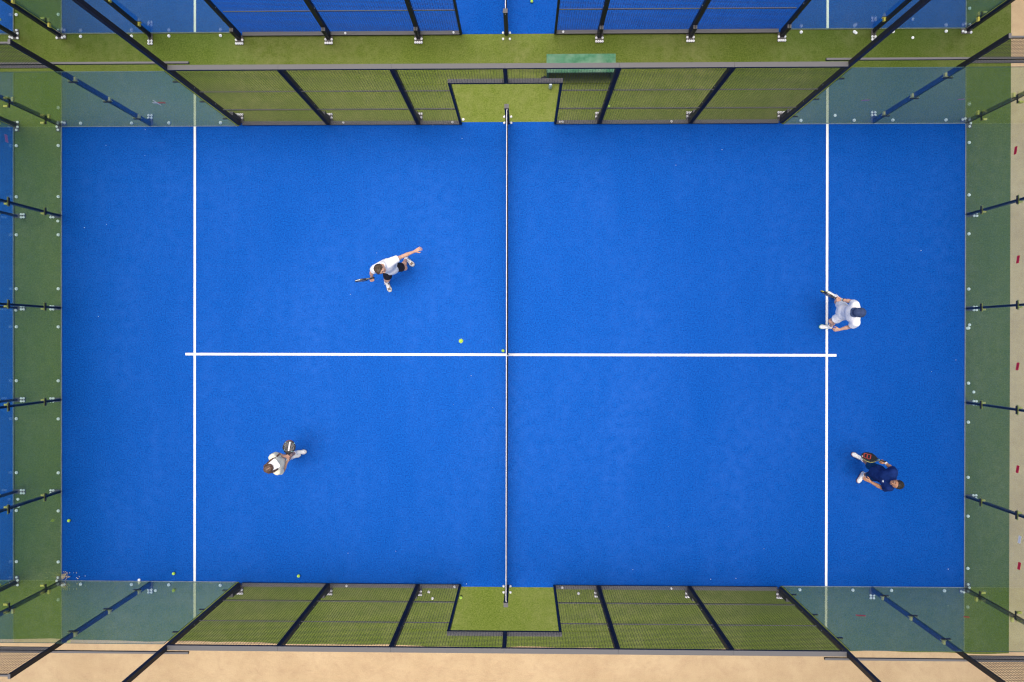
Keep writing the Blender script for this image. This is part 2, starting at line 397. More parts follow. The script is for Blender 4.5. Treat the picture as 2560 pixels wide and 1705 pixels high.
YP = [-HW, -3.09, -1.03, 1.03, 3.09, HW]
def end_glass(cx, cy, t, label, rows, corners, strips=(), group='glass end walls of the courts', posts=True):
    """glass end wall at x = cx + t*10; rows = pane indices 0..4 from the bottom, corners = which corner posts"""
    xw = cx + t * 10
    T = thing('glass_end_wall', label, 'glass wall', (xw, cy, 0), group)
    P = {}
    ch = MB()
    for i in rows:
        y0, y1 = cy + YP[i] + (.006 if i else .0), cy + YP[i + 1] - (.006 if i < 4 else .0)
        P[i] = pane(T, xw, xw + t * .012, y0, y1, .02, 2.95)
        ch.box(xw - t * .003, xw + t * .0145, y0, y1, .002, .019)
        for a in (y0 + .42, y1 - .42): anchor(P[i], xw + t * .075, a)
    obj('bottom_channel', ch, M['channel'], T)
    for i in (1, 2, 3, 4):
        if i in rows or (i - 1) in rows:
            y = cy + YP[i]
            po = obj('post', MB().box(xw + t * .022, xw + t * .102, y - .022, y + .022, .01, 4.0), M['steel_in'], T)
            obj('base_plate', MB().box(xw + t * .022, xw + t * .275, y - .05, y + .05, 0, .0098), M['plate'], po)
            for dy in (-.034, .034):
                for dx in (.185, .245): bolt(po, xw + t * dx, y + dy)
            clamp_set(po, xw, y, t, 'y', (.5, 1.5, 2.5), tabs=(-1 if i > 2 else 1,))
    for s in corners:
        y = cy + s * HW
        po = obj('corner_post', MB().box(xw + t * .016, xw + t * .085, y + s * .016, y + s * .085, .01, 4.0), M['steel_in'], T)
        pl = MB(); pl.box(xw - t * .10, xw + t * .0155, y + s * .021, y + s * .13, 0, .0098); pl.box(xw + t * .0185, xw + t * .13, y - s * .10, y + s * .13, 0, .0098)
        obj('base_plate', pl, M['plate'], po)
        for dx, dy in ((-.07, .08), (-.015, .10), (.105, .0), (.08, -.07), (.105, .105)): bolt(po, xw + t * dx, y + s * dy)
        for z in (.5, 1.5, 2.5):
            obj('bracket', MB().box(xw + t * .016, xw + t * .1, y - s * .10, y - s * .06, z - .03, z + .025), M['yellow'], po)
            obj('bracket', MB().box(xw - t * .1, xw - t * .06, y + s * .016, y + s * .1, z - .03, z + .025), M['yellow'], po)
            obj('glass_clamp', MB().box(xw - t * .010, xw - t * .001, y - s * .012, y - s * .105, z - .018, z + .018), M['clamp'], po)
            obj('glass_clamp', MB().box(xw - t * .0105, xw - t * .10, y - s * .010, y - s * .001, z - .018, z + .018), M['clamp'], po)
    lo, hi = cy + YP[rows[0]], cy + YP[rows[-1] + 1]
    m = MB(); wire_grid(m, lo, hi, 3.06, 3.96, lambda u, z, d: (xw + t * (.03 + d), u, z)); obj('mesh_panel', m, M['wire'], T)
    obj('rail', MB().box(xw + t * .036, xw + t * .066, lo, hi, 3.96, 3.99), M['steel'], T)
    obj('rail', MB().box(xw + t * .036, xw + t * .076, lo, hi, 3.03, 3.06), M['steel'], T)
    for (y, z, mk) in strips:
        i = max(k for k in range(5) if y > cy + YP[k]) ; m = MB(); x0, x1 = xw - t * .0015, xw - t * .0005
        w, h, sl = .075, .035, t * .03
        q = [(-w, -h + 0), (w, -h), (w, h), (-w, h)]
        vs = [(x, y + a, z + b + a * .2) for x in (x0, x1) for a, b in q]
        m.add(vs, [(0,1,2,3),(7,6,5,4),(0,4,5,1),(1,5,6,2),(2,6,7,3),(3,7,4,0)])
        obj('warning_strip', m, M[mk], P[i])
    return T

def stub_foot(po, x, yw, s, top=.42):
    st = MB(); st.box(x - .042, x - .004, yw + s * .104, yw + s * .182, .012, top); st.box(x + .004, x + .042, yw + s * .104, yw + s * .182, .012, top)
    obj('buttress', st, M['steel'], po)
    obj('base_plate', MB().box(x - .09, x + .09, yw + s * .085, yw + s * .285, .0, .0115), M['plate'], po)
    for k in range(4): bolt(po, x - .069 + .046 * k, yw + s * .255)
    for dx in (-.069, .069): bolt(po, x + dx, yw + s * .175)

def mast(cx, cy, s, t, label):
    yw = cy + s * HW; x = cx + t * 6
    T = thing('floodlight_mast', label, 'light mast', (x, yw, 0), 'black floodlight masts at the fence ends')
    po = obj('pole', MB().box(x - .032, x + .032, yw + s * .018, yw + s * .1, .012, 6.0), M['steel'], T)
    stub_foot(po, x, yw, s)
    for z in (.5, 1.5, 2.5):
        c = MB(); c.box(x + t * .035, x + t * .14, yw - s * .010, yw - s * .001, z - .025, z + .025); obj('glass_clamp', c, M['clamp'], po)
    for z in (1.2, 2.05, 2.85):
        b = MB().cyl((x - t * .0325, yw + s * .06, z), .012, .012, -t * .006, 10, 'x'); obj('bolt_head', b, M['channel'], po)
    return T

def mesh_fence(cx, cy, s, label, gate=(-1.035, 1.005), capx=()):
    yw = cy + s * HW
    T = thing('mesh_fence', label, 'mesh fence', (cx, yw, 0), 'welded mesh fences along the courts')
    X = lambda a: cx + a
    posts = [-4, -2, 2, 4]
    for a in posts:
        x = X(a)
        po = obj('post', MB().box(x - .045, x + .045, yw + s * .012, yw + s * .1, .012, 2.955), M['steel'], T)
        stub_foot(po, x, yw, s)
        for z in (1.15, 2.0, 2.85):
            sg = -1 if a > 0 else 1
            b = MB().cyl((x + sg * .0455, yw + s * .06, z), .012, .012, sg * .006, 10, 'x'); obj('bolt_head', b, M['channel'], po)
    jl, jr = gate
    for a, d in ((jl, -1), (jr, 1)):
        obj('gate_jamb', MB().box(X(a), X(a) + d * .05, yw + s * .012, yw + s * .09, .002, 2.29), M['steel_in'], T)
    obj('lintel', MB().box(X(jl) - .05, X(jr) + .05, yw + s * .012, yw + s * .095, 2.292, 2.335), M['steel_in'], T)
    obj('post', MB().box(X(0) - .038, X(0) + .038, yw + s * .012, yw + s * .085, 2.338, 2.955), M['steel_in'], T)
    xs = [-5.968, -4, -2, 0, 2, 4, 5.968]
    for a, b in zip(xs[:-1], xs[1:]):
        obj('top_rail', MB().box(X(a) + .0015, X(b) - .0015, yw + s * .008, yw + s * .095, 2.957, 3.0), M['steel'], T)
        m = MB(); pl = lambda u, z, d: (X(u), yw + s * (.004 + d), z)
        if b <= -2 or a >= 2:
            wire_grid(m, a + .01, b - .01, .05, 2.95, pl)
            bars = [(a + .05, b - .05)]
        elif a == -2:
            wire_grid(m, a + .01, jl - .03, .05, 2.3, pl); wire_grid(m, a + .01, b - .01, 2.3, 2.95, pl); bars = [(a + .047, jl - .052)]
        else:
            wire_grid(m, jr + .03, b - .01, .05, 2.3, pl); wire_grid(m, a + .01, b - .01, 2.3, 2.95, pl); bars = [(jr + .052, b - .047)]
        obj('mesh_panel', m, M['wire'], T)
        for p, q in bars:
            for z in (.96, 1.94): obj('cross_bar', MB().box(X(p), X(q), yw + s * .014, yw + s * .034, z - .009, z + .009), M['steel_in'], T)
            br = obj('base_rail', MB().box(X(p) - .0, X(q) + .0, yw + s * .012, yw + s * .095, .002, .044), M['steel'], T)
            for c in capx:
                if p < c < q: bolt(br, X(c), yw + s * .055, .0445)
    return T

def net_mb(cx, cy, y0, y1):
    m = MB(); ny = 225; nz = 19
    def pt(y, k):
        f = k / nz; a = (y - cy) / HW
        z = .04 + f * (.845 - .0 + .04 * a * a)
        bow = (.006 + .010 * (1 - a * a)) * math.sin(math.pi * f) + .012 * (1 - f)
        return (cx + bow * (1 - .6 * abs(a) ** 3), y, z)
    ks = range(nz + 1)
    for i in range(ny + 1):
        y = y0 + (y1 - y0) * i / ny
        for k in range(0, nz, 3): m.bar(pt(y, k), pt(y, min(nz, k + 3)), .0045)
    for k in ks:
        for j in range(0, 30): m.bar(pt(y0 + (y1 - y0) * j / 30, k), pt(y0 + (y1 - y0) * (j + 1) / 30, k), .0045)
    return m, pt

def net(cx, cy, y0, y1, label):
    T = thing('padel_net', label, 'net', (cx, cy, 0), 'nets strung across the courts')
    m, pt = net_mb(cx, cy, y0, y1); obj('net_mesh', m, M['net'], T)
    b = MB(); pts = []
    for i in range(41):
        y = y0 + (y1 - y0) * i / 40; p = pt(y, 19); pts.append(p)
    for p, q in zip(pts[:-1], pts[1:]):
        b.add([(p[0]-.0065, p[1], p[2]-.03), (p[0]+.0065, p[1], p[2]-.03), (p[0]+.0065, p[1], p[2]+.025), (p[0]-.0065, p[1], p[2]+.025),
               (q[0]-.0065, q[1], q[2]-.03), (q[0]+.0065, q[1], q[2]-.03), (q[0]+.0065, q[1], q[2]+.025), (q[0]-.0065, q[1], q[2]+.025)],
              [(0,4,7,3),(1,2,6,5),(3,7,6,2),(0,1,5,4)])
    obj('top_band', b, M['white_tape'], T)
    if y0 < cy < y1:
        obj('center_strap', MB().tube([tuple(Vector(pt(cy, k)) + Vector((.008, 0, 0))) for k in range(0, 19, 2)], .016, 6), M['white_tape'], T)
    for yy, d in ((y0, -1), (y1, 1)):
        if abs(yy - cy) > 4.9:
            e = pt(yy, 19); obj('tie_cord', MB().tube([e, (e[0] + .012, e[1] + d * .03, e[2] + .004), (e[0] - .004, e[1] + d * .06, e[2] + .01), (e[0], e[1] + d * .11, e[2] + .02)], [.012, .016, .01, .007], 6), M['white_tape'], T)
    return T

def net_post(cx, y, s, label):
    T = thing('net_post', label, 'net post', (cx, y, 0), 'square net posts at the court openings')
    obj('post', MB().box(cx - .043, cx + .043, y, y + s * .085, .002, .99), M['steel_in'], T)
    obj('post_cap', MB().box(cx - .046, cx + .046, y - s * .003, y + s * .088, .9905, 1.0), M['steel'], T)
    for dx in (-.075, .075):
        for dy in (.03, .165): bolt(T, cx + dx, y + s * dy, .002)
    obj('winch_hook', MB().cyl((cx - .06, y + s * .02, .9), .012, .012, .014, 8, 'x'), M['steel'], T)
    return T

# ------------------------------------------------------------------ build the four courts
UY = 12.25                     # centre of the upper court
LX = -21.10                    # centre of the left court
court_floor(0, 0, 'blue artificial turf court with white lines where four people play')
court_floor(0, UY, 'blue turf of the next court beyond the bench and green path')
court_floor(LX, 0, 'blue turf of the neighbouring court past the left glass end wall', False)
court_floor(LX, UY, 'blue turf corner of the farthest court, at the top left', False)

rs = []
for u, v, mk in ((2539, 376, 'red'), (2545, 648.6, 'red'), (2544, 916, 'red'), (2544, 1173, 'red'), (2549, 1349, 'white_tape'), (2548, 1415, 'red')):
    p = at_x(u, v, 10.0); rs.append((p.y, p.z, mk))
p = at_x(16, 346, -10.0)
end_glass(0, 0, -1, 'glass end wall of the players\' court, facing the left neighbouring court', [0, 1, 2, 3, 4], (-1, 1), [(p.y, p.z, 'pink')])
end_glass(0, 0, 1, 'glass end wall with red warning strips, next to the bare sand', [0, 1, 2, 3, 4], (-1, 1), rs)
end_glass(LX, 0, 1, 'glass end wall of the left neighbouring court, across the narrow green strip', [0, 1, 2, 3, 4], (-1, 1))
end_glass(0, UY, -1, 'glass end wall of the upper court, towards the top left corner court', [0, 1], (-1,))
end_glass(0, UY, 1, 'glass end wall of the upper court, beside the bare sand', [0, 1], (-1,))
end_glass(LX, UY, 1, 'glass end wall of the farthest corner court', [0], (-1,))

def sy(u, v, s):
    p = at_y(u, v, s * HW); return p.x, p.z
x, z = sy(395, 257, 1)
side_glass(0, 0, 1, -1, 'glass side wall marked with a red and white tape cross', 2,
           [(-x + .001 - .075, z, .15, .05, 'red', 0), (-x + .056, z, .11, .05, 'white_tape', 0), (-x + .02, z + .08, .028, .11, 'white_tape', 0), (-x + .02, z - .08, .028, .11, 'white_tape', 0)])
x1, z1 = sy(2163, 251, 1); x2, z2 = sy(2402, 248.7, 1)
side_glass(0, 0, 1, 1, 'glass side wall with two faded pink strips, near the bench end of the court', 2, [(x1, z1, .15, .04, 'pink', .02), (min(x2, 9.9), z2, .11, .04, 'pink', .02)])
side_glass(0, 0, -1, -1, 'glass side wall mirroring a green ball and a heap of dry leaves', 2)
x1, z1 = sy(2151, 1538, -1); x2, z2 = sy(2416, 1542, -1)
side_glass(0, 0, -1, 1, 'glass side wall with two bright red strips, in front of the sand', 2, [(x1, z1, .18, .045, 'red', .025), (min(x2, 9.9), z2, .10, .045, 'red', .01)])
side_glass(0, UY, -1, -1, 'glass side wall of the upper court, left of its mesh fence', 2)
side_glass(0, UY, -1, 1, 'glass side wall of the upper court, right of its mesh fence', 2)
side_glass(LX, 0, 1, 1, 'short glass side wall of the left court, near the two upper corner courts', 1)
side_glass(LX, 0, -1, 1, 'short glass side wall of the left court, near the sand at the bottom', 1)
side_glass(LX, UY, -1, 1, 'short glass side wall of the farthest corner court', 1)

mesh_fence(0, 0, 1, 'black mesh fence with an open gateway, standing in front of the green bench', capx=(-3.66, -1.24, 1.13, 1.19, 3.58))
mesh_fence(0, 0, -1, 'black mesh fence with an open gateway, standing next to the sand', capx=(-3.58, -1.18, 1.2, 3.6))
mesh_fence(0, UY, -1, 'black mesh fence of the upper court, blue turf showing through it', capx=(-3.62, -1.22, 1.2))
mast(0, 0, 1, -1, 'black floodlight mast beside the glass with the red and white cross')
mast(0, 0, 1, 1, 'black floodlight mast beside the glass with faded pink strips')
mast(0, 0, -1, -1, 'black floodlight mast rising over the sand, at the corner with dry leaves')
mast(0, 0, -1, 1, 'black floodlight mast rising over the sand, beside the glass with bright red strips')
mast(0, UY, -1, -1, 'black floodlight mast at the left end of the upper court fence')
mast(0, UY, -1, 1, 'black floodlight mast at the right end of the upper court fence')
net(-.02, 0, -HW - .0, HW + .0, 'black net with a white top band between the four players')
net(-.05, UY, UY - HW, UY + HW, 'black net of the upper court, cut off by the top of the picture')
net_post(-.02, HW + .02, 1, 'dark square net post in the gateway on the bench side')
net_post(-.02, -HW - .02, -1, 'dark square net post in the gateway on the sand side')
net_post(-.05, UY - HW - .02, -1, 'dark square net post of the upper court')

# ------------------------------------------------------------------ balls, bench and litter
def uv_sphere(r, n=20, k=12):
    vs = [(0, 0, r)]; fs = []
    for j in range(1, k):
        a = math.pi * j / k
        for i in range(n): b = 2 * math.pi * i / n; vs.append((r * math.sin(a) * math.cos(b), r * math.sin(a) * math.sin(b), r * math.cos(a)))
    vs.append((0, 0, -r))
    for i in range(n): fs.append((0, 1 + i, 1 + (i + 1) % n))
    for j in range(k - 2):
        for i in range(n): a = 1 + j * n + i; b = 1 + j * n + (i + 1) % n; fs.append((a, a + n, b + n, b))
    l = len(vs) - 1
    for i in range(n): fs.append((l, l - n + (i + 1) % n, l - n + i))
    return MB().add(vs, fs)
M['ball'] = noise_mat('yellow_green_felt', (0.34, 0.60, 0.03), (0.52, 0.80, 0.08), 120, 3, 0.95, 0.1, 0.3, sheen=0.3)
M['seam'] = noise_mat('ball_seam_rubber', (0.62, 0.70, 0.45), (0.70, 0.78, 0.52), 60, 2, 0.8, 0.2)
def seam_mb(r):
    pts = []
    for i in range(49):
        t = 2 * math.pi * i / 48; a, b = .75, .25
        p = Vector((a * math.cos(t) + b * math.cos(3 * t), a * math.sin(t) - b * math.sin(3 * t), 2 * math.sqrt(a * b) * math.sin(2 * t))).normalized() * r
        pts.append(p)
    return MB().tube(pts, .0018, 5)
def ball(u, v, z, label, rot):
    p = at(u, v, z)
    o = inst('padel_ball', 'padel_ball', lambda: uv_sphere(.0335), M['ball'], None, p, True); o.rotation_euler = rot
    tag(o, label, 'ball', 'yellow green padel balls')
    inst('seam', 'ball_seam', lambda: seam_mb(.0333), M['seam'], o, p)
bz = .0345
for u, v, z, lb in ((1152.5, 852.3, 4.6, 'yellow green ball flying above the white centre line, left of the net'),
                    (1257.7, 876.7, bz, 'pale yellow ball touching the centre line right beside the net'),
                    (172, 1301.6, bz, 'green ball close to the left glass end wall, mirrored in it'),
                    (434, 1434, bz, 'green ball by the glass side wall, just left of a service line'),
                    (746.4, 1440, bz, 'yellow green ball on blue turf near the lower mesh fence'),
                    (1152, 1493.8, bz, 'ball on green turf half hidden behind a gateway jamb'),
                    (170.6, 1595.3, bz, 'green ball outside the glass at the edge of the sand'),
                    (1522, 266, bz, 'ball on green turf behind the fence post, near the bench'),
                    (1329.5, 3, bz, 'ball on the blue turf of the upper court')):
    ball(u, v, z, lb, (random.random() * 3, random.random() * 3, random.random() * 3))

M['bench'] = noise_mat('weathered_green_board', (0.045, 0.165, 0.08), (0.10, 0.26, 0.15), 9, 6, 0.7, 0.2, 0.2, big=(0.22, 0.31, 0.22, .5), bigscale=4)
M['bench_leg'] = noise_mat('dark_green_board', (0.02, 0.09, 0.05), (0.035, 0.13, 0.075), 12, 5, 0.6, 0.3)
bz0, bz1 = .40, .44
a = at(1367, 135, bz1); b = at(1540, 135, bz1); f = at(1368, 181, bz1)
bx0, bx1, byb, byf = a.x, b.x, a.y, f.y
T = thing('bench', 'weathered green bench on the turf path behind the mesh fence', 'bench', ((bx0 + bx1) / 2, (byb + byf) / 2, 0))
ym = byf + (byb - byf) * .36
obj('seat_board', MB().box(bx0, bx1, byf, ym - .004, bz0, bz1), M['bench'], T)
obj('seat_board', MB().box(bx0 - .004, bx1 - .006, ym + .004, byb, bz0, bz1), M['bench'], T)
for x0, x1 in ((bx0 + .012, bx0 + .055), (bx1 - .06, bx1 - .017)): obj('leg', MB().box(x0, x1, byf + .015, byb - .03, .002, bz0 - .002), M['bench_leg'], T)
obj('stretcher', MB().box(bx0 + .057, bx1 - .062, ym - .02, ym + .02, .18, .24), M['bench_leg'], T)

M['bottle'] = noise_mat('pale_blue_plastic', (0.42, 0.56, 0.60), (0.55, 0.68, 0.70), 20, 2, 0.25, 0.6)
M['lid'] = noise_mat('clear_blue_lid', (0.55, 0.66, 0.70), (0.72, 0.80, 0.82), 30, 2, 0.2, 0.6)
p = at(1376.5, 210.5, .2)
T = thing('water_bottle', 'pale blue water bottle showing below the gateway lintel', 'bottle', (p.x, p.y, 0))
obj('bottle_body', MB().cyl((p.x, p.y, .0), .034, .038, .15, 18).cyl((p.x, p.y, .1502), .038, .026, .04, 18), M['bottle'], T, smooth=False)
obj('lid', MB().cyl((p.x, p.y, .191), .030, .027, .022, 18), M['lid'], T)
M['pouch'] = noise_mat('dark_grey_cloth', (0.02, 0.02, 0.024), (0.06, 0.06, 0.065), 20, 4, 0.8, 0.2, 0.3)
p = at(1362, 195, .05)
pm = MB(); 
for q, r in (((0, 0, .04), .045), ((.05, -.012, .03), .035), ((-.045, .008, .028), .03)):
    s_ = uv_sphere(r, 14, 9); pm.add([(p.x + q[0] + a_ * 1.2, p.y + q[1] + b_, max(.0, q[2] + c_ * .8)) for a_, b_, c_ in s_.v], s_.f)
T = tag(obj('shoe_bag', pm, M['pouch'], smooth=True), 'small dark cloth bag on the turf at the bench leg', 'bag')
obj('drawstring', MB().tube([(p.x + .07, p.y - .02, .05), (p.x + .1, p.y - .05, .02), (p.x + .08, p.y - .08, .006)], .004, 6), M['clamp'], T)

M['debris'] = noise_mat('dry_leaf_litter', (0.42, 0.31, 0.19), (0.72, 0.60, 0.44), 35, 4, 0.9, 0.1)
c = at(163, 1440, 0); hm = MB()
for i in range(170):
    r = abs(rng.normal(0, .045)); a_ = rng.uniform(0, 6.28); x = c.x + .0 + abs(r * math.cos(a_)) * 1.25 - .05; y = c.y + r * math.sin(a_) * .9 
    x = max(x, -9.97); y = max(y, -HW + .02)
    if rng.random() < .05: x += rng.uniform(0, .35); y = max(-HW + .02, y + rng.uniform(-.05, .12))
    z = .004 + max(0, .06 - r * .5) * rng.random(); w = rng.uniform(.010, .026); l = rng.uniform(.02, .05); t = rng.uniform(0, 6.28); dz = rng.uniform(0, .012)
    ct, st = math.cos(t), math.sin(t)
    q = [(-l/2, 0), (0, -w/2), (l/2, 0), (0, w/2)]
    hm.add([(x + a1 * ct - b1 * st, y + a1 * st + b1 * ct, z + (dz if k % 2 else 0)) for k, (a1, b1) in enumerate(q)], [(0, 1, 2, 3)])
tag(obj('leaf_litter', hm, M['debris']), 'heap of dry leaf litter blown into the corner of the court', 'litter', kind='stuff')
lp = at(1533.6, 305.7, .01); lm = MB()
lm.tube([(lp.x - .06, lp.y - .015, .008), (lp.x, lp.y + .002, .014), (lp.x + .06, lp.y + .012, .008)], [.004, .012, .003], 6)
M['leaf'] = noise_mat('pale_dry_leaf', (0.55, 0.42, 0.30), (0.75, 0.62, 0.48), 40, 3, 0.8, 0.2)
tag(obj('dry_leaf', lm, M['leaf']), 'pale curled dry leaf on blue turf below the mesh fence', 'leaf')
M['lint'] = noise_mat('white_lint', (0.55, 0.55, 0.60), (0.8, 0.8, 0.82), 40, 2, 0.8, 0.2)
sp = MB()
SPECK = [(211,569),(266,561),(246,791),(362,389),(363,324),(265,363),(184,1432),(213,1440),(191,1444),(1029,311),(1082,312),(1155,346),(1671,1316),(2371,1423),
         (2390,900),(2329,929),(2303,626),(1134,1011),(1232,1019),(1178,939),(942,632),(876,736),(870,1383),(989,1378),(1690,413),(1805,374),(1166,1460),(1840,1446),
         (1777,1448),(1582,1424),(1910,1372)]
for u, v in SPECK:
    q = at(u, v, .006); r = rng.uniform(.005, .010); k = 6
    sp.add([(q.x + r * math.cos(6.28 * i / k) * rng.uniform(.6, 1.3), q.y + r * math.sin(6.28 * i / k) * rng.uniform(.6, 1.3), .004) for i in range(k)] + [(q.x, q.y, .014)], [(i, (i + 1) % k, k) for i in range(k)])
tag(obj('lint_specks', sp, M['lint']), 'white lint specks scattered over the blue turf', 'litter', kind='stuff')
LW = [(347.5,1449.8,'near the green ball by the glass'),(388.5,1476.5,'beside the post of the leaf-heap corner'),(144.5,552.5,'by the upper post of the left end wall'),(39.5,775.5,'by the base of the left court post'),
      (44.7,1248,'between the left court posts, upper of two'),(46.5,1265.5,'between the left court posts, lower of two'),(2418.5,820.5,'by the glass facing the sand, lower of two'),
      (2424,812,'by the glass facing the sand, upper of two'),(2434.5,980,'above a post plate facing the sand'),(2088,288.5,'behind the glass with pink strips'),(2140,82,'by the upper court glass, right of its fence'),
      (2282,94,'alone on green turf in the upper right'),(1072,1480,'behind the lower mesh, left of the gateway, upper of two'),(1081,1496,'behind the lower mesh, left of the gateway, lower of two'),(1446.5,1483.5,'behind the lower mesh, right of the gateway'),(1158,298.5,'at the foot of the upper gateway jamb')]
for u, v, lb in LW:
    q = at(u, v, .01)
    o = inst('loose_bolt_cap', 'loose_cap', lambda: MB().cyl((0, 0, 0), .030, .029, .014, 16).cyl((0, 0, .0142), .019, .012, .01, 12), M['cap'], None, (q.x, q.y, .0015))
    tag(o, 'loose white bolt cap ' + lb, 'bolt cap', 'loose white bolt caps on the turf')
# ------------------------------------------------------------------ people: one continuous distance-field body each
class Field:
    def __init__(s, lo, hi, h):
        s.lo = np.array(lo, np.float32); s.h = h
        s.n = np.ceil((np.array(hi) - s.lo) / h).astype(int) + 1
        s.d = np.full(s.n, 1.0, np.float32)
    def grid(s, lo, hi):
        i0 = np.clip(np.floor((lo - s.lo) / s.h).astype(int), 0, s.n); i1 = np.clip(np.ceil((hi - s.lo) / s.h).astype(int) + 1, 0, s.n)
        ax = [s.lo[k] + s.h * np.arange(i0[k], i1[k], dtype=np.float32) for k in range(3)]
        return (slice(i0[0], i1[0]), slice(i0[1], i1[1]), slice(i0[2], i1[2])), np.meshgrid(*ax, indexing='ij')
    def cap(s, a, b, ra, rb, k=.02, flat=None):
        a = np.array(a, np.float32); b = np.array(b, np.float32); m = max(ra, rb) + k + .03
        sl, (X, Y, Z) = s.grid(np.minimum(a, b) - m, np.maximum(a, b) + m)
        if X.size == 0: return
        ba = b - a; px, py, pz = X - a[0], Y - a[1], Z - a[2]
        l2 = float(ba @ ba) + 1e-9
        t = np.clip((px * ba[0] + py * ba[1] + pz * ba[2]) / l2, 0, 1)
        qx, qy, qz = px - t * ba[0], py - t * ba[1], pz - t * ba[2]
        if flat is not None:
            w = np.array(flat[0], np.float32); w = w / np.linalg.norm(w); f = flat[1]
            c = (qx * w[0] + qy * w[1] + qz * w[2]) * (1 / f - 1); qx = qx + c * w[0]; qy = qy + c * w[1]; qz = qz + c * w[2]
        d = np.sqrt(qx * qx + qy * qy + qz * qz) - (ra + (rb - ra) * t)
        if flat is not None: d = d * (.5 + .5 * f)
        o = s.d[sl]; hh = np.maximum(k - np.abs(o - d), 0) / k
        s.d[sl] = np.minimum(o, d) - hh * hh * k * .25
    def cut(s, p, n):                          # keep the side that n points away from
        ax = [s.lo[k] + s.h * np.arange(s.n[k], dtype=np.float32) for k in range(3)]
        n = np.array(n, np.float32); n = n / np.linalg.norm(n); p = np.array(p, np.float32)
        e = ((ax[0] - p[0]) * n[0])[:, None, None] + ((ax[1] - p[1]) * n[1])[None, :, None] + ((ax[2] - p[2]) * n[2])[None, None, :]
        s.d = np.maximum(s.d, e)
    def sub(s, other_d): s.d = np.maximum(s.d, -other_d)
    def wrinkle(s, amp, freq, seed=0):
        ax = [s.lo[k] + s.h * np.arange(s.n[k], dtype=np.float32) for k in range(3)]
        r = np.random.default_rng(seed); w = 0
        for _ in range(5):
            v = r.normal(size=3); v = v / np.linalg.norm(v) * freq * r.uniform(.5, 1.4); ph = r.uniform(0, 6)
            w = w + np.sin((ax[0] * v[0])[:, None, None] + (ax[1] * v[1])[None, :, None] + (ax[2] * v[2])[None, None, :] + ph)
        s.d = s.d + (amp / 2.2 * w).astype(np.float32)
    def mesh(s):
        D = s.d; S = D < 0; n = np.array(D.shape)
        c = [S[i:n[0]-1+i, j:n[1]-1+j, k:n[2]-1+k] for i in (0, 1) for j in (0, 1) for k in (0, 1)]
        al = c[0].copy(); an = c[0].copy()
        for q in c[1:]: al &= q; an |= q
        act = an & ~al
        I = np.argwhere(act); idx = np.full(act.shape, -1, np.int64); idx[act] = np.arange(len(I))
        acc = np.zeros((len(I), 3)); cnt = np.zeros(len(I))
        off = [(i, j, k) for i in (0, 1) for j in (0, 1) for k in (0, 1)]
        for a in off:
            for ax in range(3):
                if a[ax]: continue
                b = list(a); b[ax] = 1
                da = D[I[:,0]+a[0], I[:,1]+a[1], I[:,2]+a[2]]; db = D[I[:,0]+b[0], I[:,1]+b[1], I[:,2]+b[2]]
                m = (da < 0) != (db < 0); t = np.where(m, da / np.where(m, da - db, 1), 0)
                P = np.tile(np.array(a, float), (len(I), 1)); P[:, ax] += t
                acc[m] += P[m]; cnt[m] += 1
        V = (I + acc / cnt[:, None]) * s.h + s.lo
        F = []
        for ax in range(3):
            u, v = (ax + 1) % 3, (ax + 2) % 3
            sl0 = [slice(1, n[k] - 1) for k in range(3)]; sl1 = list(sl0); sl0[ax] = slice(0, n[ax] - 1); sl1[ax] = slice(1, n[ax])
            A = S[tuple(sl0)]; B = S[tuple(sl1)]
            E = np.argwhere(A != B); E0 = E.copy(); E0[:, u] += 1; E0[:, v] += 1
            fl = A[tuple(E.T)]
            def cell(du, dv):
                q = E0.copy(); q[:, u] -= du; q[:, v] -= dv; return idx[tuple(q.T)]
            q = np.stack([cell(1, 1), cell(0, 1), cell(0, 0), cell(1, 0)], 1); q[~fl] = q[~fl][:, ::-1]; F.append(q)
        F = np.concatenate(F); F = F[(F >= 0).all(1)]
        return V, F
def field_obj(name, fld, mats, parent, origin, matfn=None):
    V, F = fld.mesh()
    me = bpy.data.meshes.new(name); me.from_pydata((V - np.array(origin)).tolist(), [], F.tolist())
    me.polygons.foreach_set('use_smooth', [True] * len(me.polygons))
    if matfn is not None:
        me.polygons.foreach_set('material_index', matfn(V[F].mean(1)).astype(np.int32))
    me.update(); return link_mesh(name, me, mats, parent, origin)

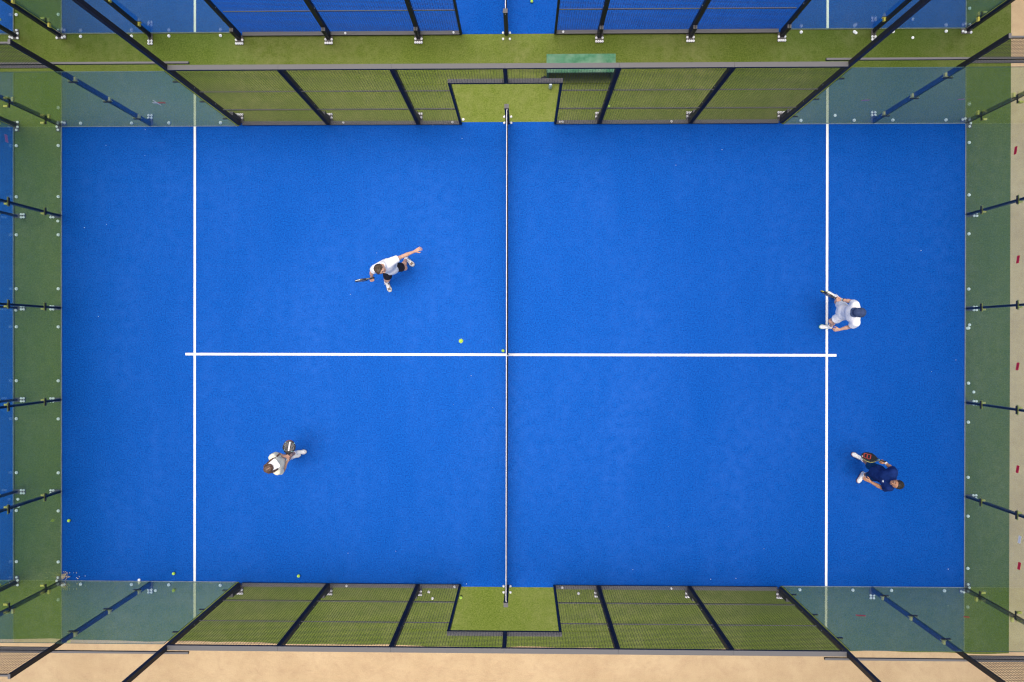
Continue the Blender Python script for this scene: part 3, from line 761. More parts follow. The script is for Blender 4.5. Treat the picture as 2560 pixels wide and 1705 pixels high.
def nv(v): v = np.array(v, float); return v / (np.linalg.norm(v) + 1e-9)
def hand(F, wrist, fwd, lat, right, curl, spread=.12, sc=1.0, thumb_in=.5):
    f = nv(fwd); l = np.array(lat, float); l = nv(l - f * (l @ f)); n = nv(np.cross(l, f)) if right else nv(np.cross(f, l))
    w = np.array(wrist, float); pt = lambda x, y, z: w + (l * x + f * y + n * z) * sc
    for x in (.027, .009, -.009, -.027): F.cap(pt(x * .6, .01, 0), pt(x, .085, 0), .0145 * sc, .0125 * sc, .012)
    for j, (x, ln) in enumerate(zip((.030, .010, -.010, -.029), (.072, .080, .074, .058))):
        p = pt(x, .088, 0); ang = 0; a = spread * (1.5 - j) * .7
        for seg, (fr, r0, r1) in enumerate(((.45, .0098, .009), (.30, .009, .0082), (.25, .0082, .007))):
            ang += curl[seg] * (1 + .12 * (j - 1))
            d = nv(f * math.cos(ang) + n * math.sin(ang) + l * math.sin(a) * math.cos(ang))
            q = p + d * ln * fr * sc; F.cap(p, q, r0 * sc, r1 * sc, .004); p = q
    p0 = pt(.022, .022, .004); p1 = pt(.048, .048, .012); p2 = p1 + nv(f * .75 + l * (.55 - thumb_in) + n * thumb_in) * .032 * sc; p3 = p2 + nv(f * .8 + l * (.15 - thumb_in) + n * thumb_in) * .026 * sc
    F.cap(p0, p1, .014 * sc, .0115 * sc, .01); F.cap(p1, p2, .0115 * sc, .010 * sc, .004); F.cap(p2, p3, .010 * sc, .008 * sc, .004)
    return l, f, n, w

SK = {}
def skin_mat(name, c):
    return noise_mat(name, tuple(x * .93 for x in c), tuple(min(1, x * 1.06) for x in c), 25, 3, 0.55, 0.35)

def shoe(par, ankle, toe, main, sole, accent, lace):
    a = np.array(ankle, float); t = np.array(toe, float); a[2] = 0; t[2] = 0
    d = nv(t - a); up = np.array([0, 0, 1.]); sd = np.cross(d, up); heel = a - d * .055; L_ = .275
    pt = lambda x, y, z: heel + d * x + sd * y + up * z
    lo = heel - .2; lo[2] = -.01; hi = heel + d * .3 + .2; lo = np.minimum(heel, heel + d * .3) - .1; hi = np.maximum(heel, heel + d * .3) + .1; lo[2] = -.01; hi[2] = .17
    def shape(gr, zlo):
        F = Field(lo, hi, .005)
        F.cap(pt(.035, 0, .03), pt(.10, 0, .035), .034 + gr, .036 + gr, .02); F.cap(pt(.10, 0, .03), pt(.215, .004, .026), .037 + gr, .045 + gr, .02)
        F.cap(pt(.215, .004, .024), pt(.24, .002, .022), .044 + gr, .036 + gr, .02)
        return F
    U = shape(0, 0); U.cap(pt(.045, 0, .05), pt(.055, 0, .095), .036, .036, .03); U.cap(pt(.07, 0, .075), pt(.19, 0, .04), .034, .030, .03)
    U.cut(pt(0, 0, .022), (0, 0, -1)); U.cut(pt(.05, 0, .105), (d * -.3 + up))
    S_ = shape(.006, 0); S_.cut(pt(0, 0, .0215), (0, 0, 1)); S_.cut(pt(0, 0, .002), (0, 0, -1))
    def mf(c):
        x = (c - heel) @ d; y = np.abs((c - heel) @ sd)
        return (((x > .19) & (x < .245) & (y < .03)) | ((x < .02)) | ((y > .026) & (x > .09) & (x < .13))).astype(int)
    u = field_obj('shoe', U, [main, accent], par, pt(.12, 0, 0), mf)
    field_obj('sole', S_, sole, u, pt(.12, 0, 0))
    lm = MB()
    for x in (.105, .125, .145, .165):
        z = .118 - (x - .06) * .36
        lm.tube([pt(x, -.026, z - .016), pt(x + .004, 0, z + .003), pt(x, .026, z - .016)], .004, 5)
    lm.tube([pt(.10, .012, .108), pt(.095, .045, .10), pt(.09, .06, .075)], .003, 5)
    obj('laces', lm, lace, u)
    return u

def person(label, J, opt):
    """J = joints in world space; opt = clothing, proportions and hands"""
    v = {k: np.array(p, float) for k, p in J.items()}
    q = opt.get('size', 1.0); fwd = nv(opt['fwd'])
    allp = np.array(list(v.values())); lo = allp.min(0) - .22; hi = allp.max(0) + .22; lo[2] = -.02
    org = np.array([(v['hipL'][0] + v['hipR'][0]) / 2, (v['hipL'][1] + v['hipR'][1]) / 2, 0.])
    B = Field(lo, hi, .0068)
    hL, hR, sL, sR = v['hipL'], v['hipR'], v['shL'], v['shR']
    pel = (hL + hR) / 2; che = (sL + sR) / 2; up = nv(che - pel); side = nv(sL - sR)
    tf = nv(np.cross(side, up)); tf = tf if tf @ fwd > 0 else -tf
    wst = pel + (che - pel) * .38 + tf * opt.get('round', 0) * -.02
    rib = pel + (che - pel) * .72
    def torso(F, g, hem=0.0):
        F.cap(hL * .75 + hR * .25, hR * .75 + hL * .25, .098 * q + g, .098 * q + g, .05, (tf, .95))
        F.cap(pel, wst, .125 * q + g, .118 * q + g, .06, (tf, .80)); F.cap(wst, rib, .118 * q + g, .135 * q + g, .06, (tf, .78))
        F.cap(rib + side * .06, rib - side * .06, .105 * q + g, .105 * q + g, .06, (tf, .95))
        F.cap(sL * .82 + sR * .18 - up * .035, sR * .82 + sL * .18 - up * .035, .072 * q + g, .072 * q + g, .06)
    torso(B, 0)
    nb = v['neck']; hd = v['head']
    B.cap(che + up * .01, nb, .062 * q, .052 * q, .04); B.cap(nb, hd - nv(hd - nb) * .05, .052 * q, .050 * q, .03)
    fd = nv(opt['face']); hu = nv(hd - nb); hu = nv(hu - fd * (hu @ fd)); hs = np.cross(fd, hu)
    hp = lambda x, y, z: hd + (fd * x + hs * y + hu * z) * q
    B.cap(hp(-.025, 0, .025), hp(.022, 0, .03), .078 * q, .072 * q, .03)                # skull
    B.cap(hp(.03, 0, -.02), hp(.045, 0, -.068), .062 * q, .036 * q, .03)                # face and jaw
    B.cap(hp(-.01, .045, -.045), hp(.045, .018, -.085), .026 * q, .02 * q, .02); B.cap(hp(-.01, -.045, -.045), hp(.045, -.018, -.085), .026 * q, .02 * q, .02)
    B.cap(hp(.072, -.036, .022), hp(.072, .036, .022), .020 * q, .020 * q, .012)         # brow
    B.cap(hp(.088, 0, .01), hp(.105, 0, -.028), .009 * q, .014 * q, .008)               # nose
    B.cap(hp(.078, -.018, -.058), hp(.078, .018, -.058), .010 * q, .010 * q, .008)       # lips
    for e in (-1, 1):
        B.cap(hp(-.005, e * .079, .012), hp(-.002, e * .074, -.028), .016 * q, .011 * q, .006, (hs, .55))   # ears
        B.cap(hp(.062, e * .04, -.012), hp(.062, e * .038, -.02), .026 * q, .022 * q, .015)                 # cheeks
    for c in 'LR':
        s_, e, w = v['sh' + c], v['el' + c], v['wr' + c]
        B.cap(s_, s_ + (e - s_) * .55, .052 * q, .044 * q, .03); B.cap(s_ + (e - s_) * .5, e, .044 * q, .036 * q, .02)
        B.cap(e, e + (w - e) * .35, .038 * q, .038 * q, .02); B.cap(e + (w - e) * .3, w, .038 * q, .025 * q, .02)
        h, k, a = v['hip' + c], v['kn' + c], v['an' + c]
        B.cap(h, h + (k - h) * .5, .088 * q, .072 * q, .04); B.cap(h + (k - h) * .5, k, .072 * q, .052 * q, .03)
        kf = nv(v['toe' + c] - a); B.cap(k + kf * .01, k + kf * .012, .05 * q, .05 * q, .02)
        cb = k + (a - k) * .32 - kf * .022; B.cap(k, cb, .050 * q, .056 * q, .03); B.cap(cb, a, .052 * q, .033 * q, .03)
        t = v['toe' + c]; ft = nv(np.array([t[0] - a[0], t[1] - a[1], 0.])); fb = np.array([a[0], a[1], .035]); B.cap(a, fb + ft * .03, .033, .026, .02); B.cap(fb + ft * .03, fb + ft * .12, .026, .02, .02)
        hand(B, w, opt['hand' + c][0], opt['hand' + c][1], c == 'R', opt['hand' + c][2], sc=q * 1.0, thumb_in=opt['hand' + c][3])
    body = field_obj('person', B, opt['skin'], None, org)
    tag(body, label, 'person', 'players on the blue court')
    # eyes, brows, mouth
    for e in (-1, 1):
        m = uv_sphere(.0115 * q, 10, 7); m.v = [tuple(hp(.083, e * .031, .002) + np.array(p)) for p in m.v]; ey = obj('eye', m, M['eyewhite'], body, smooth=True)
        m = uv_sphere(.0055 * q, 8, 6); m.v = [tuple(hp(.0925, e * .031, .002) + np.array(p)) for p in m.v]; obj('pupil', m, M['pupil'], ey, smooth=True)
        obj('eyebrow', MB().tube([hp(.091, e * .014, .026), hp(.092, e * .034, .032), hp(.078, e * .054, .026)], [.004, .0055, .003], 6), opt['hair'], body)
    obj('lips', MB().tube([hp(.082, -.024, -.06), hp(.0895, 0, -.0575), hp(.082, .024, -.06)], [.003, .0065, .003], 6), M['lip'], body)
    # shirt with sleeves
    F = Field(lo, hi, .0085); g = opt.get('loose', .018); torso(F, g)
    hemv = pel - up * opt.get('hemlen', .10)
    F.cap(pel, hemv, .128 * q + g, .138 * q + g, .05, (tf, .85)); F.cap(che, nb, .078 * q, .066 * q, .04); F.cap(nb, nb + (hd - nb) * .35, .066 * q, .064 * q, .02)
    if 'drape' in opt: F.cap(rib + tf * .05, pel + np.array([0, 0, -.02]) + tf * opt['drape'], .11, .12, .06)
    for c in 'LR':
        s_, e = v['sh' + c], v['el' + c]; sl = opt.get('sleeve', .62)
        F.cap(s_, s_ + (e - s_) * (sl + .2), .070 * q + g * .6, .062 * q + g * .8, .03)
    for c in 'LR':
        pass
    F.wrinkle(.0045, 42, 3)
    F.cut(hemv, -up * .9 + np.array([0, 0, -.3])); F.cut(nb + (hd - nb) * .22, nv(hd - nb) * .7 + nv(nb - che) * .5 - fd * .3)
    for c in 'LR':                              # open sleeve ends: trim everything beyond the cuff
        s_, e = v['sh' + c], v['el' + c]; sl = opt.get('sleeve', .62); cu = s_ + (e - s_) * sl; d = nv(e - s_)
        sl_, (X, Y, Z) = F.grid(np.minimum(cu, cu + d * .2) - .12, np.maximum(cu, cu + d * .2) + .12)
        px, py, pz = X - cu[0], Y - cu[1], Z - cu[2]; t = px * d[0] + py * d[1] + pz * d[2]
        r = np.sqrt(np.maximum(px * px + py * py + pz * pz - t * t, 0)); lat = max(t.min(), 0)
        tor = (X - che[0]) * side[0] + (Y - che[1]) * side[1] + (Z - che[2]) * side[2]
        sg = 1 if c == 'L' else -1
        cutm = np.where((r < .115) & (tor * sg > .14), t, -1.0); F.d[sl_] = np.maximum(F.d[sl_], cutm)
    shirt = field_obj('shirt', F, opt['shirt'], body, org)
    # shorts
    F = Field(lo, hi, .0085)
    F.cap(hL * .75 + hR * .25, hR * .75 + hL * .25, .112 * q, .112 * q, .05, (tf, .97)); F.cap(pel, pel + up * .1, .13 * q, .122 * q, .05, (tf, .82))
    ln = opt.get('leg', .62)
    for c in 'LR':
        h, k = v['hip' + c], v['kn' + c]; F.cap(h, h + (k - h) * (ln + .15), .102 * q, (.088 + opt.get('flare', 0)) * q, .04)
    F.wrinkle(.004, 38, 5)
    for c in 'LR':
        h, k = v['hip' + c], v['kn' + c]; cu = h + (k - h) * ln; d = nv(k - h)
        sl_, (X, Y, Z) = F.grid(np.minimum(cu, k) - .13, np.maximum(cu, k) + .13)
        t = (X - cu[0]) * d[0] + (Y - cu[1]) * d[1] + (Z - cu[2]) * d[2]
        oh, ok = (v['hipR'], v['knR']) if c == 'L' else (v['hipL'], v['knL'])
        def dist(a, b):
            ba = b - a; tt = np.clip(((X - a[0]) * ba[0] + (Y - a[1]) * ba[1] + (Z - a[2]) * ba[2]) / (ba @ ba), 0, 1)
            return np.sqrt((X - a[0] - tt * ba[0]) ** 2 + (Y - a[1] - tt * ba[1]) ** 2 + (Z - a[2] - tt * ba[2]) ** 2)
        mine = dist(h, k) < dist(oh, ok); F.d[sl_] = np.maximum(F.d[sl_], np.where(mine, t, -1.0))
    field_obj('shorts', F, opt['shorts'], body, org)
    # socks and shoes
    for c in 'LR':
        k, a, t = v['kn' + c], v['an' + c], v['toe' + c]
        S_ = Field(np.minimum(a, k) - .12, np.maximum(a, k) + .12, .006); sk = a + (k - a) * opt.get('sock', .22)
        S_.cap(a - (k - a) * .05, a + (k - a) * .3, .042 * q, .050 * q, .02); S_.cut(sk, k - a); S_.wrinkle(.0015, 90, 2)
        field_obj('sock', S_, opt['sockm'], body, a)
        shoe(body, a, t, *opt['shoe'])
    return body, hp, v, (fd, hs, hu), (pel, che, up, side, tf)

def cone_joint(ox, oy, s):
    return lambda x, y, z: np.array(at(ox + x / s, oy + y / s, z))

M['eyewhite'] = noise_mat('eye_white', (.7, .7, .68), (.8, .8, .78), 50, 2, .3, .5)
M['pupil'] = noise_mat('dark_iris', (.02, .012, .008), (.04, .025, .015), 50, 2, .2, .5)
M['lip'] = noise_mat('lips', (.42, .16, .13), (.5, .2, .16), 50, 2, .5, .3)
M['skin_a'] = skin_mat('fair_skin', (.62, .36, .25)); M['skin_b'] = skin_mat('tanned_skin', (.44, .22, .125))
M['white_cloth'] = noise_mat('white_cotton', (.84, .84, .86), (.92, .92, .93), 14, 4, .85, .15, .15)
M['cream'] = noise_mat('cream_cotton', (.84, .80, .60), (.92, .88, .70), 14, 4, .85, .15, .15)
M['black_cloth'] = noise_mat('black_shorts_cloth', (.018, .016, .022), (.035, .032, .042), 18, 4, .85, .15, .15)
M['navy_cloth'] = noise_mat('navy_cloth', (.003, .018, .10), (.008, .030, .16), 14, 4, .85, .15, .15)
M['teal_cloth'] = noise_mat('dark_teal_cloth', (.004, .045, .13), (.008, .065, .17), 14, 4, .85, .15, .15)
M['navy_cap'] = noise_mat('navy_cap_cloth', (.025, .045, .11), (.045, .07, .16), 22, 3, .8, .2, .15)
M['brown_hair'] = noise_mat('dark_brown_hair', (.025, .017, .011), (.11, .075, .045), 70, 4, .5, .4, .5)
M['auburn_hair'] = noise_mat('brown_long_hair', (.07, .038, .024), (.19, .115, .08), 55, 4, .45, .4, .4)
M['black_hair'] = noise_mat('black_hair', (.008, .006, .005), (.028, .02, .016), 80, 4, .5, .4, .5)
M['shoe_white'] = noise_mat('white_shoe_leather', (.80, .78, .72), (.90, .88, .84), 20, 3, .5, .35)
M['shoe_taupe'] = noise_mat('taupe_shoe_mesh', (.20, .14, .10), (.34, .26, .20), 40, 3, .7, .3)
M['sole_cream'] = noise_mat('cream_sole', (.62, .55, .42), (.74, .68, .55), 20, 3, .6, .3)
M['sole_red'] = noise_mat('maroon_sole', (.16, .03, .03), (.26, .06, .05), 20, 3, .6, .3)
M['sole_green'] = noise_mat('green_sole', (.05, .30, .15), (.09, .40, .22), 20, 3, .6, .3)
M['grey_sock'] = noise_mat('grey_sock', (.30, .32, .36), (.42, .44, .48), 40, 2, .9, .1)
M['carbon'] = noise_mat('carbon_black', (.008, .009, .011), (.022, .024, .028), 30, 3, .35, .5)
M['grip'] = noise_mat('grip_tape', (.015, .015, .016), (.03, .03, .032), 60, 2, .8, .2)
M['white_grip'] = noise_mat('white_grip_tape', (.65, .65, .63), (.8, .8, .78), 60, 2, .8, .2)
M['aqua'] = noise_mat('aqua_paint', (.10, .45, .48), (.2, .6, .62), 20, 2, .4, .4)
M['rim_red'] = noise_mat('crimson_rim', (.40, .02, .06), (.55, .05, .10), 20, 2, .4, .4)
M['rim_olive'] = noise_mat('olive_rim', (.24, .24, .08), (.42, .42, .18), 20, 3, .4, .4)
M['rim_yellow'] = noise_mat('yellow_print', (.60, .50, .05), (.72, .62, .1), 20, 3, .4, .4)
M['orange_red'] = noise_mat('orange_red_print', (.36, .045, .035), (.46, .075, .055), 20, 2, .5, .4)

def racket(label, butt, tip, face, pal, deco):
    """padel racket; butt -> tip in world space, face = normal of the hitting face"""
    b = np.array(butt, float); x = nv(np.array(tip, float) - b); z = np.array(face, float); z = nv(z - x * (z @ x)); y = np.cross(z, x)
    P = lambda a, c, d: b + x * a + y * c + z * d
    T = thing('padel_racket', label, 'racket', tuple(P(.2, 0, 0)), 'padel rackets in the players\' hands')
    n = 44; out = []
    for i in range(n):
        a = 2 * math.pi * i / n; w = .128 * (1 - .10 * math.cos(a)); out.append((.312 + .142 * math.cos(a) - .018 * (1 - math.cos(a)) * .5, w * math.sin(a) * (1 if math.cos(a) > -.2 else (1 - .30 * (-math.cos(a) - .2)))))
    inn = [(.312 + (px - .312) * .9, py * .9) for px, py in out]
    def slab(pts, z0, z1, mb=None):
        mb = mb or MB(); k = len(pts)
        mb.add([P(px, py, z0) for px, py in pts] + [P(px, py, z1) for px, py in pts], [tuple(reversed(range(k))), tuple(range(k, 2 * k))] + [(i, (i + 1) % k, k + (i + 1) % k, k + i) for i in range(k)]); return mb
    obj('racket_face', slab(inn, -.019, .019), pal['face'], T)
    rm = MB(); k = n
    rm.add([P(*p, -.0165) for p in out] + [P(*p, .0165) for p in out] + [P(*p, -.0195) for p in inn] + [P(*p, .0195) for p in inn],
           [(i, (i+1)%k, k+(i+1)%k, k+i) for i in range(k)] + [(k+i, k+(i+1)%k, 3*k+(i+1)%k, 3*k+i) for i in range(k)] + [((i+1)%k, i, 2*k+i, 2*k+(i+1)%k) for i in range(k)])
    obj('frame', rm, pal['rim'], T)
    th = MB()
    for e in (-1, 1): th.bar(P(.10, e * .008, 0), P(.19, e * .045, 0), .022)
    th.bar(P(.10, 0, 0), P(.13, 0, 0), .03); obj('throat', th, pal['throat'], T)
    obj('grip', MB().tube([P(0, 0, 0), P(.01, 0, 0), P(.125, 0, 0)], [.019, .016, .0155], 10), pal['grip'], T)
    obj('butt_cap', MB().tube([P(-.008, 0, 0), P(.006, 0, 0)], [.018, .021], 10), pal['butt'], T)
    for s in (1, -1):
        zf = s * .0198
        if deco == 'holes':
            hm = MB()
            for i in range(-7, 8):
                for j in range(-6, 7):
                    if abs(j) < 2: continue
                    px, py = .318 + i * .0172, j * .0182
                    if ((px - .312) / .118) ** 2 + (py / .103) ** 2 < 1: hm.add([P(px + .0033 * math.cos(a), py + .0033 * math.sin(a), zf) for a in [s * 2 * math.pi * q_ / 7 for q_ in range(7)]], [tuple(range(7))])
            obj('hole_pattern', hm, M['white_tape'], T)
            st = MB(); st.add([P(.225, -.016, zf), P(.425, -.016, zf), P(.425, .016, zf), P(.225, .016, zf)], [(0, 1, 2, 3)]); obj('stripe', st, M['white_tape'], T)
            dm = MB()
            for i in range(5): dm.add([P(.25 + i * .034 + .004 * math.cos(a), .004 * math.sin(a), zf + s * .0004) for a in [2 * math.pi * q_ / 6 for q_ in range(6)]], [tuple(range(6))])
            obj('stripe_dots', dm, M['carbon'], T)
            am = MB()
            for px, py in ((.40, .085), (.40, -.088), (.235, .088), (.222, -.07)): am.add([P(px - .009, py - .006, zf), P(px + .009, py - .006, zf), P(px + .009, py + .006, zf), P(px - .009, py + .006, zf)], [(0, 1, 2, 3)])
            obj('corner_print', am, M['aqua'], T)
        elif deco == 'letter':
            st = MB()
            def seg(a, c):
                a = np.array(a); c = np.array(c); d = (c - a) / np.linalg.norm(c - a); e = np.array([-d[1], d[0]]) * .009; a = a - d * .009; c = c + d * .009
                st.add([P(*(a - e), zf), P(*(c - e), zf), P(*(c + e), zf), P(*(a + e), zf)], [(0, 1, 2, 3)])
            pts = [(.40, -.06), (.40, .055), (.335, .055), (.335, -.06)]
            for p_, q_ in ((( .405,-.062),(.405,.05)), ((.405,.05),(.375,.066)), ((.375,.066),(.345,.05)), ((.345,.05),(.345,-.062)), ((.345,.05),(.312,.066)), ((.312,.066),(.282,.05)), ((.282,.05),(.282,-.062)), ((.282,-.062),(.405,-.062))): seg(p_, q_)
            obj('letter_mark', st, M['orange_red'], T)
            st2 = MB(); st2.add([P(.425, .02, zf), P(.44, .02, zf), P(.44, .045, zf), P(.425, .045, zf)], [(0, 1, 2, 3)]); obj('rim_print', st2, M['white_tape'], T)
        else:
            st = MB()
            for i in range(6): st.add([P(.23 + i * .03, -.05, zf), P(.245 + i * .03, -.05, zf), P(.245 + i * .03, .05, zf), P(.23 + i * .03, .05, zf)], [(0, 1, 2, 3)])
            obj('face_print', st, M['white_tape'], T)
    if 'collar' in pal: obj('collar', MB().tube([P(.112, 0, 0), P(.13, 0, 0)], .0185, 10), pal['collar'], T)
    if 'edge' in pal:
        for i0, i1 in pal['edge'][1]:
            em = MB()
            for i in range(i0, i1):
                p0, p1 = out[i % n], out[(i + 1) % n]; f = 1.006
                em.add([P(p0[0], p0[1] * f, -pal.get('ew', .011)), P(p1[0], p1[1] * f, -pal.get('ew', .011)), P(p1[0], p1[1] * f, pal.get('ew', .011)), P(p0[0], p0[1] * f, pal.get('ew', .011))], [(0, 1, 2, 3)])
            obj('edge_print', em, pal['edge'][0], T)
    return T

FIST = (1.25, 1.35, .8)
def wrist_band(par, name, el, wr, f, r, w, mat):
    c = np.array(el) + (np.array(wr) - np.array(el)) * f; d = nv(np.array(wr) - np.array(el)); return obj(name, MB().tube([c - d * w / 2, c + d * w / 2], r, 14), mat, par)

def hair_cap(body, hp, org, q, mat, back=0.0, top=.012, fringe=.055, curl=0, low=-.03, name='hair', seed=1):
    c = hp(0, 0, 0); F = Field(c - .17, c + .17, .006)
    F.cap(hp(-.025, 0, .028), hp(.018, 0, .034), (.086 + top) * q, (.078 + top) * q, .03)
    F.cap(hp(-.06, 0, -.02), hp(-.045, 0, -.05), .062 * q, .05 * q, .03)
    fdv = hp(1, 0, 0) - c; huv = hp(0, 0, 1) - c
    if curl:
        r = np.random.default_rng(seed)
        for _ in range(130):
            a = r.normal(size=3); a /= np.linalg.norm(a)
            if a[2] < -.25: continue
            p = hp(-.005 + a[0] * .092, a[1] * .088, .03 + a[2] * .09); F.cap(p, p + r.normal(size=3) * .008, .013, .011, .006)
    else: F.wrinkle(.003, 140, seed)
    F.cut(hp(fringe, 0, .03), fdv * 1.0 - huv * .75); F.cut(hp(0, 0, low), -huv + fdv * .55)
    return field_obj(name, F, mat, body, c)

# ---- player one: white shirt, arm stretched out
A = cone_joint(870, 590, 10.4545)
J = dict(head=A(842, 868, 1.50), neck=A(915, 775, 1.37), shL=A(1165, 655, 1.29), shR=A(715, 845, 1.28), elL=A(1440, 525, 1.20), wrL=A(1745, 400, 1.13),
         elR=A(618, 945, 1.05), wrR=A(618, 1065, .86), hipL=A(1190, 800, .84), hipR=A(1045, 880, .84), knL=A(1475, 830, .50), anL=A(1520, 585, .09), toeL=A(1690, 745, .03),
         knR=A(1030, 1125, .50), anR=A(995, 1205, .09), toeR=A(1105, 1440, .03))
rb, rt = A(675, 1090, .90), A(180, 1192, .74)
rd = nv(rt - rb)
o1 = dict(fwd=(.40, -.9, 0), face=nv(np.array([.58, -.62, .22])), skin=M['skin_a'], shirt=M['white_cloth'], shorts=M['black_cloth'], hair=M['brown_hair'], sockm=M['white_cloth'],
          shoe=(M['shoe_white'], M['sole_cream'], M['shoe_taupe'], M['white_tape']), leg=.72, sleeve=.50, flare=.006,
          handL=(nv(A(1960, 290, 1.10) - A(1745, 400, 1.13)), nv(A(1950, 370, 1.1) - A(1900, 260, 1.1)), (.12, .15, .1), .1),
          handR=(nv(np.array([0.1, -.55, -.55])), rd, FIST, .8))
b1, hp1, v1, hf1, tr1 = person('person in a white shirt and black shorts lunging with one bare arm stretched out', J, o1)
hair_cap(b1, hp1, None, 1, M['brown_hair'], fringe=.05, curl=1, top=.008)
wrist_band(b1, 'watch', v1['elR'], v1['wrR'], .92, .031, .02, M['grey_sock'])
m = MB(); c = (v1['hipL'] + (v1['knL'] - v1['hipL']) * .62); mm = c + np.array([.045, -.085, .03])
racket('thin black racket seen edge on, held by the person in black shorts', rb, rt, (rd[1], -rd[0], 0), dict(face=M['carbon'], rim=M['carbon'], throat=M['carbon'], grip=M['grip'], butt=M['clamp'], ew=.0065, edge=(M['white_tape'], ((5, 13), (31, 39)))), 'bars')

# ---- player two: cream shirt and white visor
A = cone_joint(640, 1090, 14.2533)
J = dict(head=A(470, 1135, 1.52), neck=A(590, 1055, 1.38), shL=A(610, 760, 1.31), shR=A(760, 1255, 1.31), elL=A(790, 650, 1.10), wrL=A(1030, 730, 1.03),
         elR=A(960, 1235, 1.09), wrR=A(1105, 935, 1.0), hipL=A(790, 850, .84), hipR=A(850, 1035, .84), knL=A(1200, 690, .46), anL=A(1410, 600, .08), toeL=A(1800, 555, .03),
         knR=A(1130, 820, .46), anR=A(1220, 775, .08), toeR=A(1420, 700, .03))
rb, rt = A(1105, 880, .99), A(1200, 275, 1.05)
rd = nv(rt - rb)
o2 = dict(fwd=(.85, .5, 0), face=nv(np.array([.75, .50, -.22])), drape=.055, hemlen=.06, skin=M['skin_a'], shirt=M['cream'], shorts=M['white_cloth'], hair=M['auburn_hair'], sockm=M['white_cloth'], size=.93,
          shoe=(M['shoe_white'], M['sole_cream'], M['shoe_white'], M['white_tape']), leg=.42, sleeve=.60, loose=.026,
          handL=(nv(A(1150, 745, .97) - A(1020, 735, .99)), rd, (1.0, 1.2, .8), .7), handR=(nv(A(1140, 790, .97) - A(1090, 930, .99)), nv(rd + np.array([.9, .2, 0])), (1.1, 1.3, .8), .7))
b2, hp2, v2, hf2, tr2 = person('person in a cream shirt and white visor holding a racket with both hands', J, o2)
hr = hair_cap(b2, hp2, None, .93, M['auburn_hair'], fringe=.062, top=.004, low=-.05)
F = Field(hp2(0, 0, 0) - .34, hp2(0, 0, 0) + .34, .006)
for e, (dx, dz) in ((1, (.06, -.16)), (-1, (.21, -.24))):
    for k in range(7):
        j = (k - 3) * .011; r = np.random.default_rng(k + (5 if e > 0 else 40)); s0 = hp2(-.03 + j, e * .080, -.01); s1 = hp2((.05 if e > 0 else .10) + j, e * .112, -.10); s2 = hp2(dx + j * 2.6, e * (.115 + r.uniform(-.02, .02)), dz + r.uniform(-.03, .03))
        F.cap(s0, s1, .022, .022, .008); F.cap(s1, s2, .023, .011, .008)
F.wrinkle(.002, 160, 4)
field_obj('long_hair', F, M['auburn_hair'], b2, hp2(0, 0, 0))
obj('hair_parting', MB().tube([hp2(-.06, 0, .108), hp2(-.02, .0, .122), hp2(.03, .0, .118)], [.002, .0035, .002], 6), M['skin_a'], b2)
# visor: band and a wide curved peak
vm = MB(); n_ = 20
for k in range(n_):
    a0, a1 = -2.2 + 4.4 * k / n_, -2.2 + 4.4 * (k + 1) / n_; R = .098
    q4 = [hp2(R * math.cos(a) - .004, R * .94 * math.sin(a), z) for a, z in ((a0, .028), (a1, .028), (a1, .070), (a0, .070))]
    vm.add(q4, [(0, 1, 2, 3)])
vz = obj('visor', vm, M['white_tape'], b2)
pk = MB(); gu, gv = 12, 6
for lay, dz in ((0, 0), (1, -.005)):
    for j in range(gv + 1):
        for i in range(gu + 1):
            a = -1.18 + 2.36 * i / gu; f = j / gv; x0, y0 = .100 * math.cos(a), .094 * math.sin(a); x1 = .215 - .03 * (a / 1.18) ** 4 ; y1 = .112 * math.sin(a) / math.sin(1.18)
            pk.v.append(tuple(hp2(x0 + (x1 - x0) * f, y0 + (y1 - y0) * f, .040 - .012 * f - .12 * (y0 + (y1 - y0) * f) ** 2 * 6 * f + dz)))
nn = (gu + 1) * (gv + 1)
for j in range(gv):
    for i in range(gu):
        a = j * (gu + 1) + i; pk.f.append((a, a + 1, a + gu + 2, a + gu + 1)); pk.f.append(tuple(nn + t for t in (a, a + gu + 1, a + gu + 2, a + 1))); pk.mi += [0, 0]
for i in range(gu):
    a = gv * (gu + 1) + i; pk.f.append((a, a + 1, nn + a + 1, nn + a)); pk.mi += [0]
obj('peak', pk, M['white_tape'], vz)
racket('round black racket with white dots and stripe, held by the person in the visor', rb, rt, (.22, -.30, .93), dict(face=M['carbon'], rim=M['carbon'], throat=M['carbon'], grip=M['white_grip'], butt=M['white_tape'], edge=(M['rim_red'], ((0, 9), (36, 44)))), 'holes')

